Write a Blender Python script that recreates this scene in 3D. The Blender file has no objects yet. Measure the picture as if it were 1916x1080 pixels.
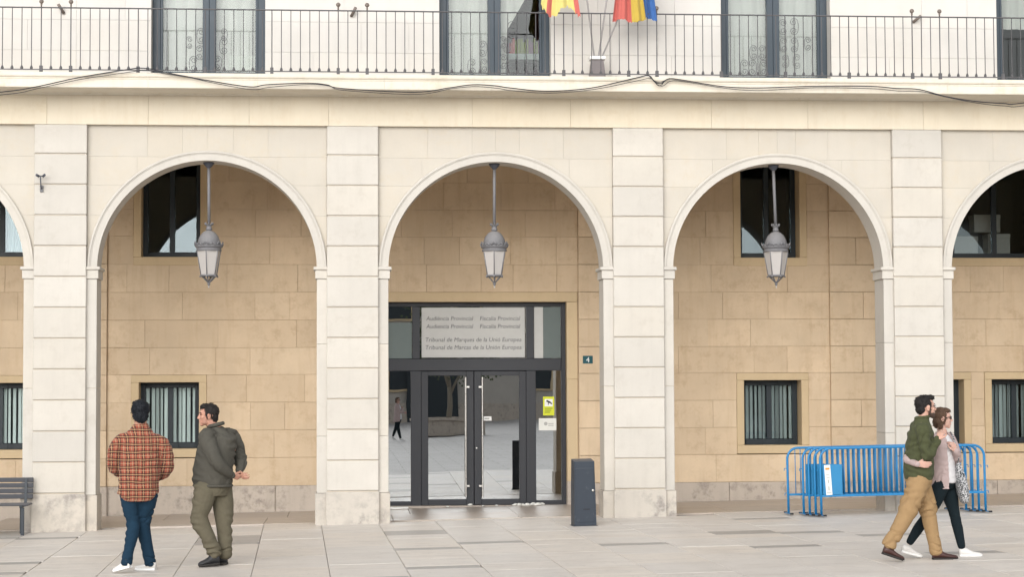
import bpy, bmesh, math, random
from math import sin, cos, pi, radians, sqrt
from mathutils import Vector, Matrix, noise

random.seed(11)
scene = bpy.context.scene
COL = scene.collection

# ------------------------------------------------------------------ camera
cam_data = bpy.data.cameras.new('camera')
cam = bpy.data.objects.new('camera', cam_data)
COL.objects.link(cam)
scene.camera = cam
cam_data.sensor_width = 36.0
cam_data.lens = 3837.7 / 1916.0 * 36.0
cam_data.clip_start = 0.1
cam_data.clip_end = 1000.0
YAW, PITCH, ROLL = radians(4.6188), radians(2.7982), radians(-0.22965)
_f = Vector((sin(YAW) * cos(PITCH), cos(YAW) * cos(PITCH), sin(PITCH)))
_r = Vector((cos(YAW), -sin(YAW), 0.0))
_u = _r.cross(_f)
_r2 = _r * cos(ROLL) + _u * sin(ROLL)
_u2 = _u * cos(ROLL) - _r * sin(ROLL)
_m = Matrix((( _r2.x, _u2.x, -_f.x, 4.1109), (_r2.y, _u2.y, -_f.y, -29.8908), (_r2.z, _u2.z, -_f.z, 1.9908), (0, 0, 0, 1)))
cam.matrix_world = _m

# ------------------------------------------------------------------ sky, sun, exposure
SUN_EL, SUN_AZ = radians(20), radians(196)      # azimuth clockwise from +Y; the sun stands behind the camera, a little to its left
world = bpy.data.worlds.new('World')
scene.world = world
world.use_nodes = True
wn, wl = world.node_tree.nodes, world.node_tree.links
wn.clear()
w_out = wn.new('ShaderNodeOutputWorld')
w_bg = wn.new('ShaderNodeBackground')
w_sky = wn.new('ShaderNodeTexSky')
w_sky.sky_type = 'NISHITA'
w_sky.sun_disc = False
w_sky.sun_elevation = SUN_EL
w_sky.sun_rotation = SUN_AZ
w_sky.air_density = 1.0
w_sky.dust_density = 1.0
w_sky.ozone_density = 1.0
w_hs = wn.new('ShaderNodeHueSaturation')          # a closed cloud cover has hardly any blue left
w_hs.inputs['Saturation'].default_value = 0.16
w_bg.inputs['Strength'].default_value = 0.15
wl.new(w_sky.outputs[0], w_hs.inputs['Color'])
wl.new(w_hs.outputs[0], w_bg.inputs['Color'])
wl.new(w_bg.outputs[0], w_out.inputs['Surface'])

sun_data = bpy.data.lights.new('sun', 'SUN')
sun_data.energy = 1.5
sun_data.angle = radians(66)
sun_data.color = (1.0, 0.985, 0.965)
sun = bpy.data.objects.new('sun', sun_data)
COL.objects.link(sun)
_sd = Vector((sin(SUN_AZ) * cos(SUN_EL), cos(SUN_AZ) * cos(SUN_EL), sin(SUN_EL)))
sun.rotation_euler = (-_sd).to_track_quat('-Z', 'Y').to_euler()
sun.location = (0, -20, 30)

scene.view_settings.view_transform = 'Standard'
scene.view_settings.look = 'None'
scene.view_settings.gamma = 1.0
scene.view_settings.use_curve_mapping = False
scene.view_settings.exposure = 0.78
scene.render.engine = 'CYCLES'
scene.cycles.use_denoising = True
scene.cycles.max_bounces = 10
scene.cycles.diffuse_bounces = 5
scene.cycles.glossy_bounces = 4
scene.cycles.transparent_max_bounces = 12
scene.cycles.caustics_reflective = False
scene.cycles.caustics_refractive = False


# ------------------------------------------------------------------ materials
class NT:
    def __init__(self, name):
        self.m = bpy.data.materials.new(name)
        self.m.use_nodes = True
        self.t = self.m.node_tree
        self.n, self.l = self.t.nodes, self.t.links
        self.n.clear()
        self.out = self.n.new('ShaderNodeOutputMaterial')

    def new(self, t, **kw):
        nd = self.n.new(t)
        for k, v in kw.items():
            setattr(nd, k, v)
        return nd

    def link(self, a, b):
        self.l.new(a, b)

    def coord(self, kind='Object', scale=(1, 1, 1), rot=(0, 0, 0)):
        tc = self.new('ShaderNodeTexCoord')
        mp = self.new('ShaderNodeMapping')
        mp.inputs['Scale'].default_value = scale
        mp.inputs['Rotation'].default_value = rot
        self.link(tc.outputs[kind], mp.inputs['Vector'])
        return mp.outputs['Vector']

    def world(self, scale=(1, 1, 1)):
        g = self.new('ShaderNodeNewGeometry')
        mp = self.new('ShaderNodeMapping')
        mp.inputs['Scale'].default_value = scale
        self.link(g.outputs['Position'], mp.inputs['Vector'])
        return mp.outputs['Vector']

    def noise(self, vec, scale, detail=4, rough=0.55, w=None):
        nz = self.new('ShaderNodeTexNoise')
        nz.inputs['Scale'].default_value = scale
        nz.inputs['Detail'].default_value = detail
        nz.inputs['Roughness'].default_value = rough
        self.link(vec, nz.inputs['Vector'])
        return nz.outputs['Fac']

    def ramp(self, fac, stops, interp='LINEAR'):
        r = self.new('ShaderNodeValToRGB')
        r.color_ramp.interpolation = interp
        els = r.color_ramp.elements
        while len(els) < len(stops):
            els.new(0.5)
        for e, (p, c) in zip(els, stops):
            e.position = p
            e.color = (*c, 1) if len(c) == 3 else c
        self.link(fac, r.inputs['Fac'])
        return r.outputs['Color']

    def mix(self, fac, a, b, mode='MIX'):
        mx = self.new('ShaderNodeMix', data_type='RGBA', blend_type=mode)
        if isinstance(fac, (int, float)):
            mx.inputs[0].default_value = fac
        else:
            self.link(fac, mx.inputs[0])
        for i, v in ((6, a), (7, b)):
            if isinstance(v, tuple):
                mx.inputs[i].default_value = (*v, 1) if len(v) == 3 else v
            else:
                self.link(v, mx.inputs[i])
        return mx.outputs[2]

    def math(self, op, a, b=0.0, c=None):
        mt = self.new('ShaderNodeMath', operation=op)
        for i, v in enumerate((a, b) if c is None else (a, b, c)):
            if isinstance(v, (int, float)):
                mt.inputs[i].default_value = v
            else:
                self.link(v, mt.inputs[i])
        return mt.outputs[0]

    def sep(self, vec):
        s = self.new('ShaderNodeSeparateXYZ')
        self.link(vec, s.inputs[0])
        return s.outputs

    def finish(self, color, rough=0.7, metal=0.0, bump=None, bump_strength=0.2, bump_dist=0.01, spec=0.4, coat=0.0, sheen=0.0):
        b = self.new('ShaderNodeBsdfPrincipled')
        for k, v in (('Base Color', color), ('Roughness', rough), ('Metallic', metal)):
            if isinstance(v, (int, float)):
                b.inputs[k].default_value = v
            elif isinstance(v, tuple):
                b.inputs[k].default_value = (*v, 1)
            else:
                self.link(v, b.inputs[k])
        b.inputs['Specular IOR Level'].default_value = spec
        if coat:
            b.inputs['Coat Weight'].default_value = coat
        if sheen:
            b.inputs['Sheen Weight'].default_value = sheen
        if bump is not None:
            bp = self.new('ShaderNodeBump')
            bp.inputs['Strength'].default_value = bump_strength
            bp.inputs['Distance'].default_value = bump_dist
            self.link(bump, bp.inputs['Height'])
            self.link(bp.outputs['Normal'], b.inputs['Normal'])
        self.link(b.outputs[0], self.out.inputs['Surface'])
        return self.m


def sc(c, k):
    return tuple(max(0.0, min(1.0, v * k)) for v in c)


def stone_mat(name, col, vary=0.10, hue=None, stain=0.0, stain_col=(0.2, 0.17, 0.14), streak=0.15, rough=0.85, grain=60, streak_col=None, cloud=0.32, st_lo=0.5):
    """Cut stone: every block its own tone, cloudy colour, rain streaks, fine grain."""
    t = NT(name)
    oi = t.new('ShaderNodeObjectInfo')
    wv = t.world()
    lo, hi = sc(col, 1 - vary), sc(col, 1 + vary)
    c = t.ramp(oi.outputs['Random'], [(0.0, lo), (0.45, col), (0.8, hue or col), (1.0, hi)])
    n1 = t.noise(wv, 1.7, 5, 0.6)
    c = t.mix(t.math('MULTIPLY', t.ramp(n1, [(0.35, (0, 0, 0)), (0.72, (1, 1, 1))]), cloud), c, sc(col, 0.74), 'MIX')
    n2 = t.noise(t.world((9, 9, 0.9)), 1.0, 4, 0.6)
    c = t.mix(t.math('MULTIPLY', t.ramp(n2, [(0.5, (0, 0, 0)), (0.78, (1, 1, 1))]), streak), c, streak_col or sc(col, 0.62), 'MIX')
    n3 = t.noise(wv, grain, 3, 0.7)
    c = t.mix(t.math('MULTIPLY', n3, 0.22), c, sc(col, 0.72), 'MIX')
    if stain:
        n4 = t.noise(wv, 5.5, 6, 0.72)
        n5 = t.noise(wv, 1.3, 2, 0.5)
        f = t.math('MULTIPLY', t.ramp(n4, [(st_lo, (0, 0, 0)), (st_lo + 0.16, (1, 1, 1))]), t.ramp(n5, [(0.33, (0, 0, 0)), (0.6, (1, 1, 1))]))
        c = t.mix(t.math('MULTIPLY', f, stain), c, stain_col, 'MIX')
    bm = t.math('ADD', t.math('MULTIPLY', n3, 0.5), t.math('MULTIPLY', n1, 1.2))
    return t.finish(c, rough, bump=bm, bump_strength=0.25, bump_dist=0.006, spec=0.3)


def paint_mat(name, col, rough=0.5, metal=0.0, vary=0.12, scale=14, wear=0.0, wear_col=(0.4, 0.4, 0.4), spec=0.4, dust=0.0):
    t = NT(name)
    v = t.coord('Object')
    n = t.noise(v, scale, 5, 0.6)
    c = t.mix(n, sc(col, 1 - vary), sc(col, 1 + vary))
    if wear:
        n2 = t.noise(v, scale * 2.2, 6, 0.75)
        c = t.mix(t.math('MULTIPLY', t.ramp(n2, [(0.62, (0, 0, 0)), (0.68, (1, 1, 1))]), wear), c, wear_col)
    if dust:
        g = t.new('ShaderNodeNewGeometry')
        up = t.sep(g.outputs['Normal'])[2]
        c = t.mix(t.math('MULTIPLY', t.math('MAXIMUM', up, 0.0), dust), c, (0.42, 0.40, 0.38))
    r = t.math('ADD', t.math('MULTIPLY', n, 0.25), rough - 0.12)
    return t.finish(c, r, metal, bump=n, bump_strength=0.06, bump_dist=0.004, spec=spec)


def cloth_mat(name, col, vary=0.16, scale=26, rough=0.9, weave=350, sheen=0.15, dark=None):
    t = NT(name)
    v = t.coord('Object')
    n = t.noise(v, scale, 4, 0.6)
    n2 = t.noise(v, 6.0, 3, 0.5)
    c = t.mix(n, sc(col, 1 - vary), sc(col, 1 + vary))
    c = t.mix(t.math('MULTIPLY', n2, 0.35), c, dark or sc(col, 0.72))
    n3 = t.noise(v, weave, 2, 0.6)
    bm = t.math('ADD', t.math('MULTIPLY', n3, 0.3), n)
    return t.finish(c, rough, bump=bm, bump_strength=0.35, bump_dist=0.005, spec=0.2, sheen=sheen)


def glass_mat(name, refl, tint=(0.75, 0.82, 0.82), rough=0.0, gcol=(0.95, 0.97, 0.98), ior=1.5):
    """Window glass: mirror-like outer reflection over a tinted see-through pane."""
    t = NT(name)
    gl = t.new('ShaderNodeBsdfGlossy')
    gl.inputs['Roughness'].default_value = rough
    gl.inputs['Color'].default_value = (*gcol, 1)
    tr = t.new('ShaderNodeBsdfTransparent')
    tr.inputs['Color'].default_value = (*tint, 1)
    nz = t.noise(t.coord('Object'), 1.1, 2, 0.5)
    bp = t.new('ShaderNodeBump')
    bp.inputs['Strength'].default_value = 0.010
    bp.inputs['Distance'].default_value = 0.05
    t.link(nz, bp.inputs['Height'])
    t.link(bp.outputs['Normal'], gl.inputs['Normal'])
    fr = t.new('ShaderNodeFresnel')
    fr.inputs['IOR'].default_value = ior
    f = t.math('MINIMUM', t.math('ADD', fr.outputs[0], refl), 1.0)
    mx = t.new('ShaderNodeMixShader')
    t.link(f, mx.inputs[0])
    t.link(tr.outputs[0], mx.inputs[1])
    t.link(gl.outputs[0], mx.inputs[2])
    t.link(mx.outputs[0], t.out.inputs['Surface'])
    return t.m


def flat_mat(name, col, rough=0.8, spec=0.3):
    t = NT(name)
    n = t.noise(t.coord('Object'), 8, 3)
    return t.finish(t.mix(n, sc(col, 0.94), sc(col, 1.06)), rough, spec=spec)


M = {}
PIER_C = (0.545, 0.513, 0.463)
M['pier'] = stone_mat('limestone_pier', PIER_C, 0.06, (0.545, 0.503, 0.437), stain=0.26, stain_col=(0.36, 0.32, 0.27), streak=0.16, grain=45)
M['pier_base'] = stone_mat('limestone_base', (0.53, 0.488, 0.43), 0.05, (0.53, 0.475, 0.40), stain=0.85, stain_col=(0.24, 0.215, 0.20), streak=0.2, grain=40, st_lo=0.45)
M['spandrel'] = stone_mat('limestone_spandrel', (0.525, 0.484, 0.42), 0.03, (0.525, 0.477, 0.402), stain=0.3, stain_col=(0.5, 0.42, 0.3), streak=0.10, grain=40)
M['frieze'] = stone_mat('limestone_frieze', (0.68, 0.61, 0.49), 0.025, (0.68, 0.60, 0.465), stain=0.22, stain_col=(0.50, 0.38, 0.22), streak=0.28, grain=40, streak_col=(0.52, 0.42, 0.29))
M['slab'] = stone_mat('limestone_balcony', (0.70, 0.64, 0.54), 0.03, stain=0.35, stain_col=(0.46, 0.36, 0.22), streak=0.3, grain=40, streak_col=(0.52, 0.43, 0.31))
M['upper'] = stone_mat('limestone_upper', (0.60, 0.575, 0.540), 0.025, (0.60, 0.57, 0.525), stain=0.08, stain_col=(0.5, 0.42, 0.32), streak=0.08, grain=40)
M['rear'] = stone_mat('sandstone_rear', (0.665, 0.52, 0.36), 0.085, (0.68, 0.54, 0.38), stain=0.38, stain_col=(0.40, 0.275, 0.16), cloud=0.55, streak=0.35, grain=34, streak_col=(0.46, 0.32, 0.18))
M['surround'] = stone_mat('sandstone_surround', (0.61, 0.475, 0.30), 0.05, stain=0.2, stain_col=(0.4, 0.28, 0.16), streak=0.15, grain=30)
M['plinth'] = stone_mat('limestone_plinth', (0.50, 0.435, 0.37), 0.07, stain=0.8, stain_col=(0.22, 0.19, 0.165), streak=0.3, grain=30, streak_col=(0.28, 0.24, 0.2))
M['mortar'] = flat_mat('mortar', (0.50, 0.39, 0.27), 0.95)
M['mortar_pale'] = flat_mat('mortar_pale', (0.56, 0.50, 0.42), 0.95)
M['ceiling'] = flat_mat('arcade_plaster', (0.78, 0.73, 0.65), 0.95)
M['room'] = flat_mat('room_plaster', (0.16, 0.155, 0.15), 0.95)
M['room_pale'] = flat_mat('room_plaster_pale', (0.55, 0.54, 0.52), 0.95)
M['iron'] = paint_mat('iron_railing_paint', (0.085, 0.082, 0.085), 0.6, 0.0, 0.3, 20)
M['scroll_grey'] = paint_mat('mirrored_scroll_paint', (0.16, 0.16, 0.165), 0.5, 0.0, 0.2, 20)
M['ball'] = paint_mat('iron_ball', (0.16, 0.13, 0.11), 0.5, 0.0, 0.4, 20)
M['navy_frame'] = paint_mat('navy_window_frame', (0.012, 0.02, 0.026), 0.42, 0.0, 0.2, 6)
M['balcony_frame'] = paint_mat('slate_door_frame', (0.034, 0.049, 0.064), 0.45, 0.0, 0.12, 6)
M['entrance_frame'] = paint_mat('charcoal_aluminium', (0.026, 0.028, 0.034), 0.45, 0.0, 0.12, 6)
M['steel'] = paint_mat('brushed_steel', (0.62, 0.6, 0.57), 0.3, 0.9, 0.1, 30)
M['glass_door'] = glass_mat('entrance_glass', 0.42, (0.42, 0.46, 0.47))
M['glass_window'] = glass_mat('window_glass', 0.0, (0.95, 0.98, 0.98), 0.0, (0.80, 0.93, 1.0), 1.42)
M['glass_balcony'] = glass_mat('balcony_glass', 0.0, (0.84, 0.86, 0.85), 0.0, (0.95, 0.97, 0.98), 1.36)
M['film'] = flat_mat('frosted_film', (0.55, 0.55, 0.53), 0.10, 1.0)
M['film_grey'] = flat_mat('grey_film', (0.135, 0.165, 0.16), 0.6)
M['letter'] = flat_mat('grey_lettering', (0.16, 0.16, 0.165), 0.7)
def slat_mat(name, col):
    t = NT(name)
    oi = t.new('ShaderNodeObjectInfo')
    c = t.ramp(oi.outputs['Random'], [(0.0, sc(col, 0.45)), (0.3, sc(col, 0.8)), (0.6, col), (1.0, sc(col, 1.12))])
    n = t.noise(t.world((3, 3, 0.5)), 3, 3)
    c = t.mix(t.math('MULTIPLY', n, 0.3), c, sc(col, 0.55))
    return t.finish(c, 0.8)


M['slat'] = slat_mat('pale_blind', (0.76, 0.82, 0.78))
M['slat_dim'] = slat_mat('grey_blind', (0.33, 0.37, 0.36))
M['curtain'] = flat_mat('white_curtain', (0.66, 0.645, 0.62), 0.95)
M['curtain_blue'] = flat_mat('pale_blue_curtain', (0.50, 0.58, 0.62), 0.95)
M['lamp_grey'] = paint_mat('grey_lamp_paint', (0.145, 0.143, 0.150), 0.6, 0.0, 0.25, 30, wear=0.35, wear_col=(0.09, 0.088, 0.09), dust=0.30)
M['lamp_dark'] = paint_mat('dark_lamp_cup', (0.07, 0.075, 0.095), 0.55, 0.0, 0.14, 30)
M['lamp_glass'] = flat_mat('opal_lamp_glass', (0.40, 0.375, 0.355), 0.3, 0.5)
M['barrier'] = paint_mat('barrier_blue', (0.006, 0.175, 0.40), 0.42, 0.0, 0.12, 9, wear=0.2, wear_col=(0.02, 0.12, 0.26), spec=0.5, dust=0.08)
M['barrier_panel'] = paint_mat('barrier_panel_blue', (0.020, 0.185, 0.38), 0.5, 0.0, 0.15, 5, wear=0.3, wear_col=(0.06, 0.22, 0.36))
M['rubber'] = flat_mat('black_rubber', (0.02, 0.02, 0.022), 0.8)
M['bench'] = paint_mat('bench_grey', (0.046, 0.048, 0.056), 0.55, 0.0, 0.15, 12, dust=0.25)
M['bench_leg'] = paint_mat('bench_iron', (0.025, 0.032, 0.04), 0.5, 0.0, 0.2, 12)
M['cabinet'] = paint_mat('cabinet_slate', (0.026, 0.035, 0.049), 0.5, 0.0, 0.15, 6, wear=0.22, wear_col=(0.20, 0.215, 0.235), dust=0.2)
M['teal'] = flat_mat('enamel_teal', (0.010, 0.085, 0.105), 0.3, 0.5)
M['white'] = flat_mat('white_enamel', (0.80, 0.80, 0.78), 0.5)
M['paper'] = flat_mat('paper', (0.72, 0.72, 0.68), 0.8)
M['paper_print'] = flat_mat('printed_grey', (0.40, 0.40, 0.38), 0.8)
M['yellow'] = flat_mat('sticker_yellow', (0.62, 0.66, 0.035), 0.5)
M['black'] = flat_mat('print_black', (0.02, 0.02, 0.025), 0.6)
M['cable'] = flat_mat('black_cable', (0.025, 0.025, 0.03), 0.6)
M['orange'] = flat_mat('orange_print', (0.65, 0.25, 0.05), 0.6)


# ------------------------------------------------------------------ mesh helpers
class MB:
    def __init__(self):
        self.v, self.f, self.mi = [], [], []

    def add(self, vs, fs, mi=0):
        o = len(self.v)
        self.v += [tuple(p) for p in vs]
        self.f += [tuple(i + o for i in f) for f in fs]
        self.mi += [mi] * len(fs)
        return self

    def box(self, x0, x1, y0, y1, z0, z1, c=0.0, mi=0):
        if c <= 0:
            vs = [(x, y, z) for x in (x0, x1) for y in (y0, y1) for z in (z0, z1)]
            fs = [(0, 1, 3, 2), (4, 6, 7, 5), (0, 4, 5, 1), (2, 3, 7, 6), (0, 2, 6, 4), (1, 5, 7, 3)]
            return self.add(vs, fs, mi)
        L = ((x0, x1), (y0, y1), (z0, z1))
        vs, idx = [], {}
        for sx in (0, 1):
            for sy in (0, 1):
                for sz in (0, 1):
                    s = (sx, sy, sz)
                    for a in range(3):
                        p = []
                        for k in range(3):
                            q = L[k][s[k]]
                            if k != a:
                                q += c if s[k] == 0 else -c
                            p.append(q)
                        idx[(s, a)] = len(vs)
                        vs.append(tuple(p))
        cen = Vector(((x0 + x1) / 2, (y0 + y1) / 2, (z0 + z1) / 2))
        fs = []

        def put(ids):
            p = [Vector(vs[i]) for i in ids]
            nrm = (p[1] - p[0]).cross(p[2] - p[0])
            mid = sum(p, Vector()) / len(p)
            fs.append(tuple(ids) if nrm.dot(mid - cen) > 0 else tuple(reversed(ids)))

        for a in range(3):
            b, d = [k for k in range(3) if k != a]
            for s0 in (0, 1):
                ids = []
                for sb, sd in ((0, 0), (1, 0), (1, 1), (0, 1)):
                    s = [0, 0, 0]
                    s[a], s[b], s[d] = s0, sb, sd
                    ids.append(idx[(tuple(s), a)])
                put(ids)
        for a in range(3):
            b, d = [k for k in range(3) if k != a]
            for sb in (0, 1):
                for sd in (0, 1):
                    s = [0, 0, 0]
                    s[b], s[d] = sb, sd
                    s0 = tuple(s)
                    s[a] = 1
                    s1 = tuple(s)
                    put([idx[(s0, b)], idx[(s0, d)], idx[(s1, d)], idx[(s1, b)]])
        for sx in (0, 1):
            for sy in (0, 1):
                for sz in (0, 1):
                    put([idx[((sx, sy, sz), a)] for a in range(3)])
        return self.add(vs, fs, mi)

    def prism_xz(self, poly, y0, y1, mi=0):
        """poly: (x,z) list; extruded along Y."""
        n = len(poly)
        ar = sum(poly[i][0] * poly[(i + 1) % n][1] - poly[(i + 1) % n][0] * poly[i][1] for i in range(n))
        if ar < 0:
            poly = poly[::-1]
        vs = [(x, y0, z) for x, z in poly] + [(x, y1, z) for x, z in poly]
        fs = [tuple(range(n)), tuple(range(2 * n - 1, n - 1, -1))]
        fs += [(i, i + n, (i + 1) % n + n, (i + 1) % n) for i in range(n)]
        return self.add(vs, fs, mi)

    def prism_yz(self, poly, x0, x1, mi=0):
        n = len(poly)
        ar = sum(poly[i][0] * poly[(i + 1) % n][1] - poly[(i + 1) % n][0] * poly[i][1] for i in range(n))
        if ar < 0:
            poly = poly[::-1]
        vs = [(x0, y, z) for y, z in poly] + [(x1, y, z) for y, z in poly]
        fs = [tuple(range(n - 1, -1, -1)), tuple(range(n, 2 * n))]
        fs += [(i, (i + 1) % n, (i + 1) % n + n, i + n) for i in range(n)]
        return self.add(vs, fs, mi)

    def lathe(self, prof, cx=0, cy=0, n=16, mi=0, phase=0.0):
        """prof: (r,z) from bottom to top."""
        vs, fs = [], []
        for r, z in prof:
            for k in range(n):
                a = 2 * pi * k / n + phase
                vs.append((cx + r * cos(a), cy + r * sin(a), z))
        for j in range(len(prof) - 1):
            for k in range(n):
                a, b = j * n + k, j * n + (k + 1) % n
                fs.append((a, b, b + n, a + n))
        fs.append(tuple(range(n - 1, -1, -1)))
        fs.append(tuple(range((len(prof) - 1) * n, len(prof) * n)))
        return self.add(vs, fs, mi)

    def tube(self, pts, rad, n=8, mi=0, closed=False):
        pts = [Vector(p) for p in pts]
        m = len(pts)
        rads = rad if isinstance(rad, (list, tuple)) else [rad] * m
        vs, fs = [], []
        prev = None
        for i, p in enumerate(pts):
            if closed:
                d = pts[(i + 1) % m] - pts[i - 1]
            else:
                d = pts[min(i + 1, m - 1)] - pts[max(i - 1, 0)]
            d.normalize()
            if prev is None:
                a = Vector((0, 0, 1)) if abs(d.z) < 0.9 else Vector((1, 0, 0))
                prev = d.cross(a).normalized()
            s = (prev - d * prev.dot(d)).normalized()
            prev = s
            t = d.cross(s)
            for k in range(n):
                an = 2 * pi * k / n
                vs.append(p + (s * cos(an) + t * sin(an)) * rads[i])
        for i in range(m if closed else m - 1):
            j = (i + 1) % m
            for k in range(n):
                a, b = i * n + k, i * n + (k + 1) % n
                c, d2 = j * n + (k + 1) % n, j * n + k
                fs.append((a, b, c, d2))
        if not closed:
            fs.append(tuple(range(n - 1, -1, -1)))
            fs.append(tuple(range((m - 1) * n, m * n)))
        return self.add(vs, fs, mi)

    def sphere(self, c, r, n=12, m=8, mi=0):
        rx, ry, rz = r if isinstance(r, (tuple, list)) else (r, r, r)
        prof = []
        vs, fs = [], []
        for j in range(1, m):
            th = pi * j / m
            for k in range(n):
                a = 2 * pi * k / n
                vs.append((c[0] + rx * sin(th) * cos(a), c[1] + ry * sin(th) * sin(a), c[2] - rz * cos(th)))
        b0 = len(vs)
        vs.append((c[0], c[1], c[2] - rz))
        vs.append((c[0], c[1], c[2] + rz))
        for j in range(m - 2):
            for k in range(n):
                a, b = j * n + k, j * n + (k + 1) % n
                fs.append((a, b, b + n, a + n))
        for k in range(n):
            fs.append((b0, (k + 1) % n, k))
            fs.append((b0 + 1, (m - 2) * n + k, (m - 2) * n + (k + 1) % n))
        return self.add(vs, fs, mi)

    def mesh(self, name, smooth=False):
        me = bpy.data.meshes.new(name)
        me.from_pydata(self.v, [], self.f)
        if any(self.mi):
            me.polygons.foreach_set('material_index', self.mi)
        if smooth:
            me.polygons.foreach_set('use_smooth', [True] * len(me.polygons))
        me.update()
        return me

    def build(self, name, mat, parent=None, smooth=False, loc=None):
        me = self.mesh(name, smooth)
        for m in (mat if isinstance(mat, (list, tuple)) else [mat]):
            me.materials.append(m)
        return place(name, me, parent, loc)


def place(name, me, parent=None, loc=None):
    o = bpy.data.objects.new(name, me)
    COL.objects.link(o)
    if parent is not None:
        o.parent = parent
    if loc is not None:
        o.location = loc
    return o


def empty(name, loc=(0, 0, 0), parent=None, rz=0.0):
    o = bpy.data.objects.new(name, None)
    COL.objects.link(o)
    o.location = loc
    o.rotation_euler = (0, 0, rz)
    o.empty_display_size = 0.2
    if parent is not None:
        o.parent = parent
    return o


def tag(o, label=None, cat=None, group=None, kind=None):
    if label:
        o['label'] = label
    if cat:
        o['category'] = cat
    if group:
        o['group'] = group
    if kind:
        o['kind'] = kind
    return o


def copy_tree(o, parent=None):
    c = o.copy()
    COL.objects.link(c)
    c.parent = parent
    for ch in list(o.children):
        copy_tree(ch, c)
    return c


def gz(x):
    """Height of the paving: the square climbs gently to the right."""
    return -0.035 + 0.016 * x


def smooth_by_angle(me, deg=35):
    bm = bmesh.new()
    bm.from_mesh(me)
    for f in bm.faces:
        f.smooth = True
    for e in bm.edges:
        e.smooth = not (len(e.link_faces) == 2 and e.calc_face_angle(0) > radians(deg))
    bm.to_mesh(me)
    bm.free()


# ------------------------------------------------------------------ the square: ground sheet and paving slabs
def slab_mat(name, col, vary, rough, wet=0.0):
    t = NT(name)
    oi = t.new('ShaderNodeObjectInfo')
    wv = t.world()
    c = t.ramp(oi.outputs['Random'], [(0.0, sc(col, 1 - vary)), (0.5, col), (0.75, (col[0] * 1.02, col[1] * 0.99, col[2] * 0.95)), (1.0, sc(col, 1 + vary))])
    n = t.noise(wv, 2.3, 6, 0.65)
    c = t.mix(t.math('MULTIPLY', t.ramp(n, [(0.42, (0, 0, 0)), (0.7, (1, 1, 1))]), 0.45), c, sc(col, 0.74))
    n2 = t.noise(wv, 38, 4, 0.7)
    c = t.mix(t.math('MULTIPLY', n2, 0.28), c, sc(col, 0.68))
    n4 = t.noise(wv, 9.0, 6, 0.75)
    c = t.mix(t.math('MULTIPLY', t.ramp(n4, [(0.56, (0, 0, 0)), (0.68, (1, 1, 1))]), 0.42), c, sc(col, 0.50))
    vo = t.new('ShaderNodeTexVoronoi')
    vo.inputs['Scale'].default_value = 2.6
    t.link(wv, vo.inputs['Vector'])
    spot = t.ramp(vo.outputs['Distance'], [(0.035, (1, 1, 1)), (0.06, (0, 0, 0))])
    c = t.mix(t.math('MULTIPLY', spot, 0.5), c, sc(col, 0.45))       # trodden gum
    n6 = t.noise(t.world((0.7, 2.2, 1)), 1.4, 5, 0.7)
    c = t.mix(t.math('MULTIPLY', t.ramp(n6, [(0.50, (0, 0, 0)), (0.66, (1, 1, 1))]), 0.38), c, (col[0] * 0.70, col[1] * 0.66, col[2] * 0.62))
    r = t.math('SUBTRACT', rough, t.math('MULTIPLY', n, 0.22))
    return t.finish(c, r, bump=t.math('ADD', n2, t.math('MULTIPLY', n4, 1.5)), bump_strength=0.15, bump_dist=0.004, spec=0.4)


M['paving'] = slab_mat('pale_granite', (0.67, 0.625, 0.575), 0.055, 0.62)
M['paving_dark'] = slab_mat('grey_granite', (0.40, 0.375, 0.35), 0.12, 0.62)
M['paving_brown'] = slab_mat('ochre_granite', (0.40, 0.32, 0.22), 0.08, 0.62)
M['paving_arcade'] = slab_mat('worn_marble', (0.46, 0.405, 0.355), 0.08, 0.50)


def ground_mat():
    t = NT('plaza_stone')
    wv = t.world()
    br = t.new('ShaderNodeTexBrick')
    br.offset = 0.5
    br.inputs['Color1'].default_value = (0.58, 0.555, 0.53, 1)
    br.inputs['Color2'].default_value = (0.52, 0.495, 0.47, 1)
    br.inputs['Mortar'].default_value = (0.16, 0.145, 0.13, 1)
    br.inputs['Scale'].default_value = 1.0
    br.inputs['Brick Width'].default_value = 1.0
    br.inputs['Row Height'].default_value = 0.83
    br.inputs['Mortar Size'].default_value = 0.008
    t.link(wv, br.inputs['Vector'])
    n = t.noise(wv, 2.0, 5)
    c = t.mix(t.math('MULTIPLY', n, 0.4), br.outputs['Color'], (0.42, 0.40, 0.38))
    return t.finish(c, 0.65)


M['ground'] = ground_mat()
gm = MB()
gm.add([(x, y, gz(x) - 0.03) for x, y in ((-160, -160), (160, -160), (160, 120), (-160, 120))], [(0, 1, 2, 3)])
ground = gm.build('ground', M['ground'])
tag(ground, 'pale stone ground of the square beyond the laid slabs', kind='structure')

paving = empty('paving', (0, 0, 0))
tag(paving, 'pale stone slabs of the square and arcade floor', kind='structure')
SLAB_A = radians(1.35)
rs = random.Random(5)
PITCH_X = 0.832


def slab(cx, cy, hx, hy, mat, ang=SLAB_A, dz=0.0):
    m = MB()
    m.box(-hx, hx, -hy, hy, -0.03, 0, 0.004)
    o = m.build('slab', mat, paving)
    o.location = (cx, cy, gz(cx) + dz)
    o.rotation_euler = (rs.uniform(-1, 1) * 0.0012, math.atan(-0.016) + rs.uniform(-1, 1) * 0.0012, ang)
    return o


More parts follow.
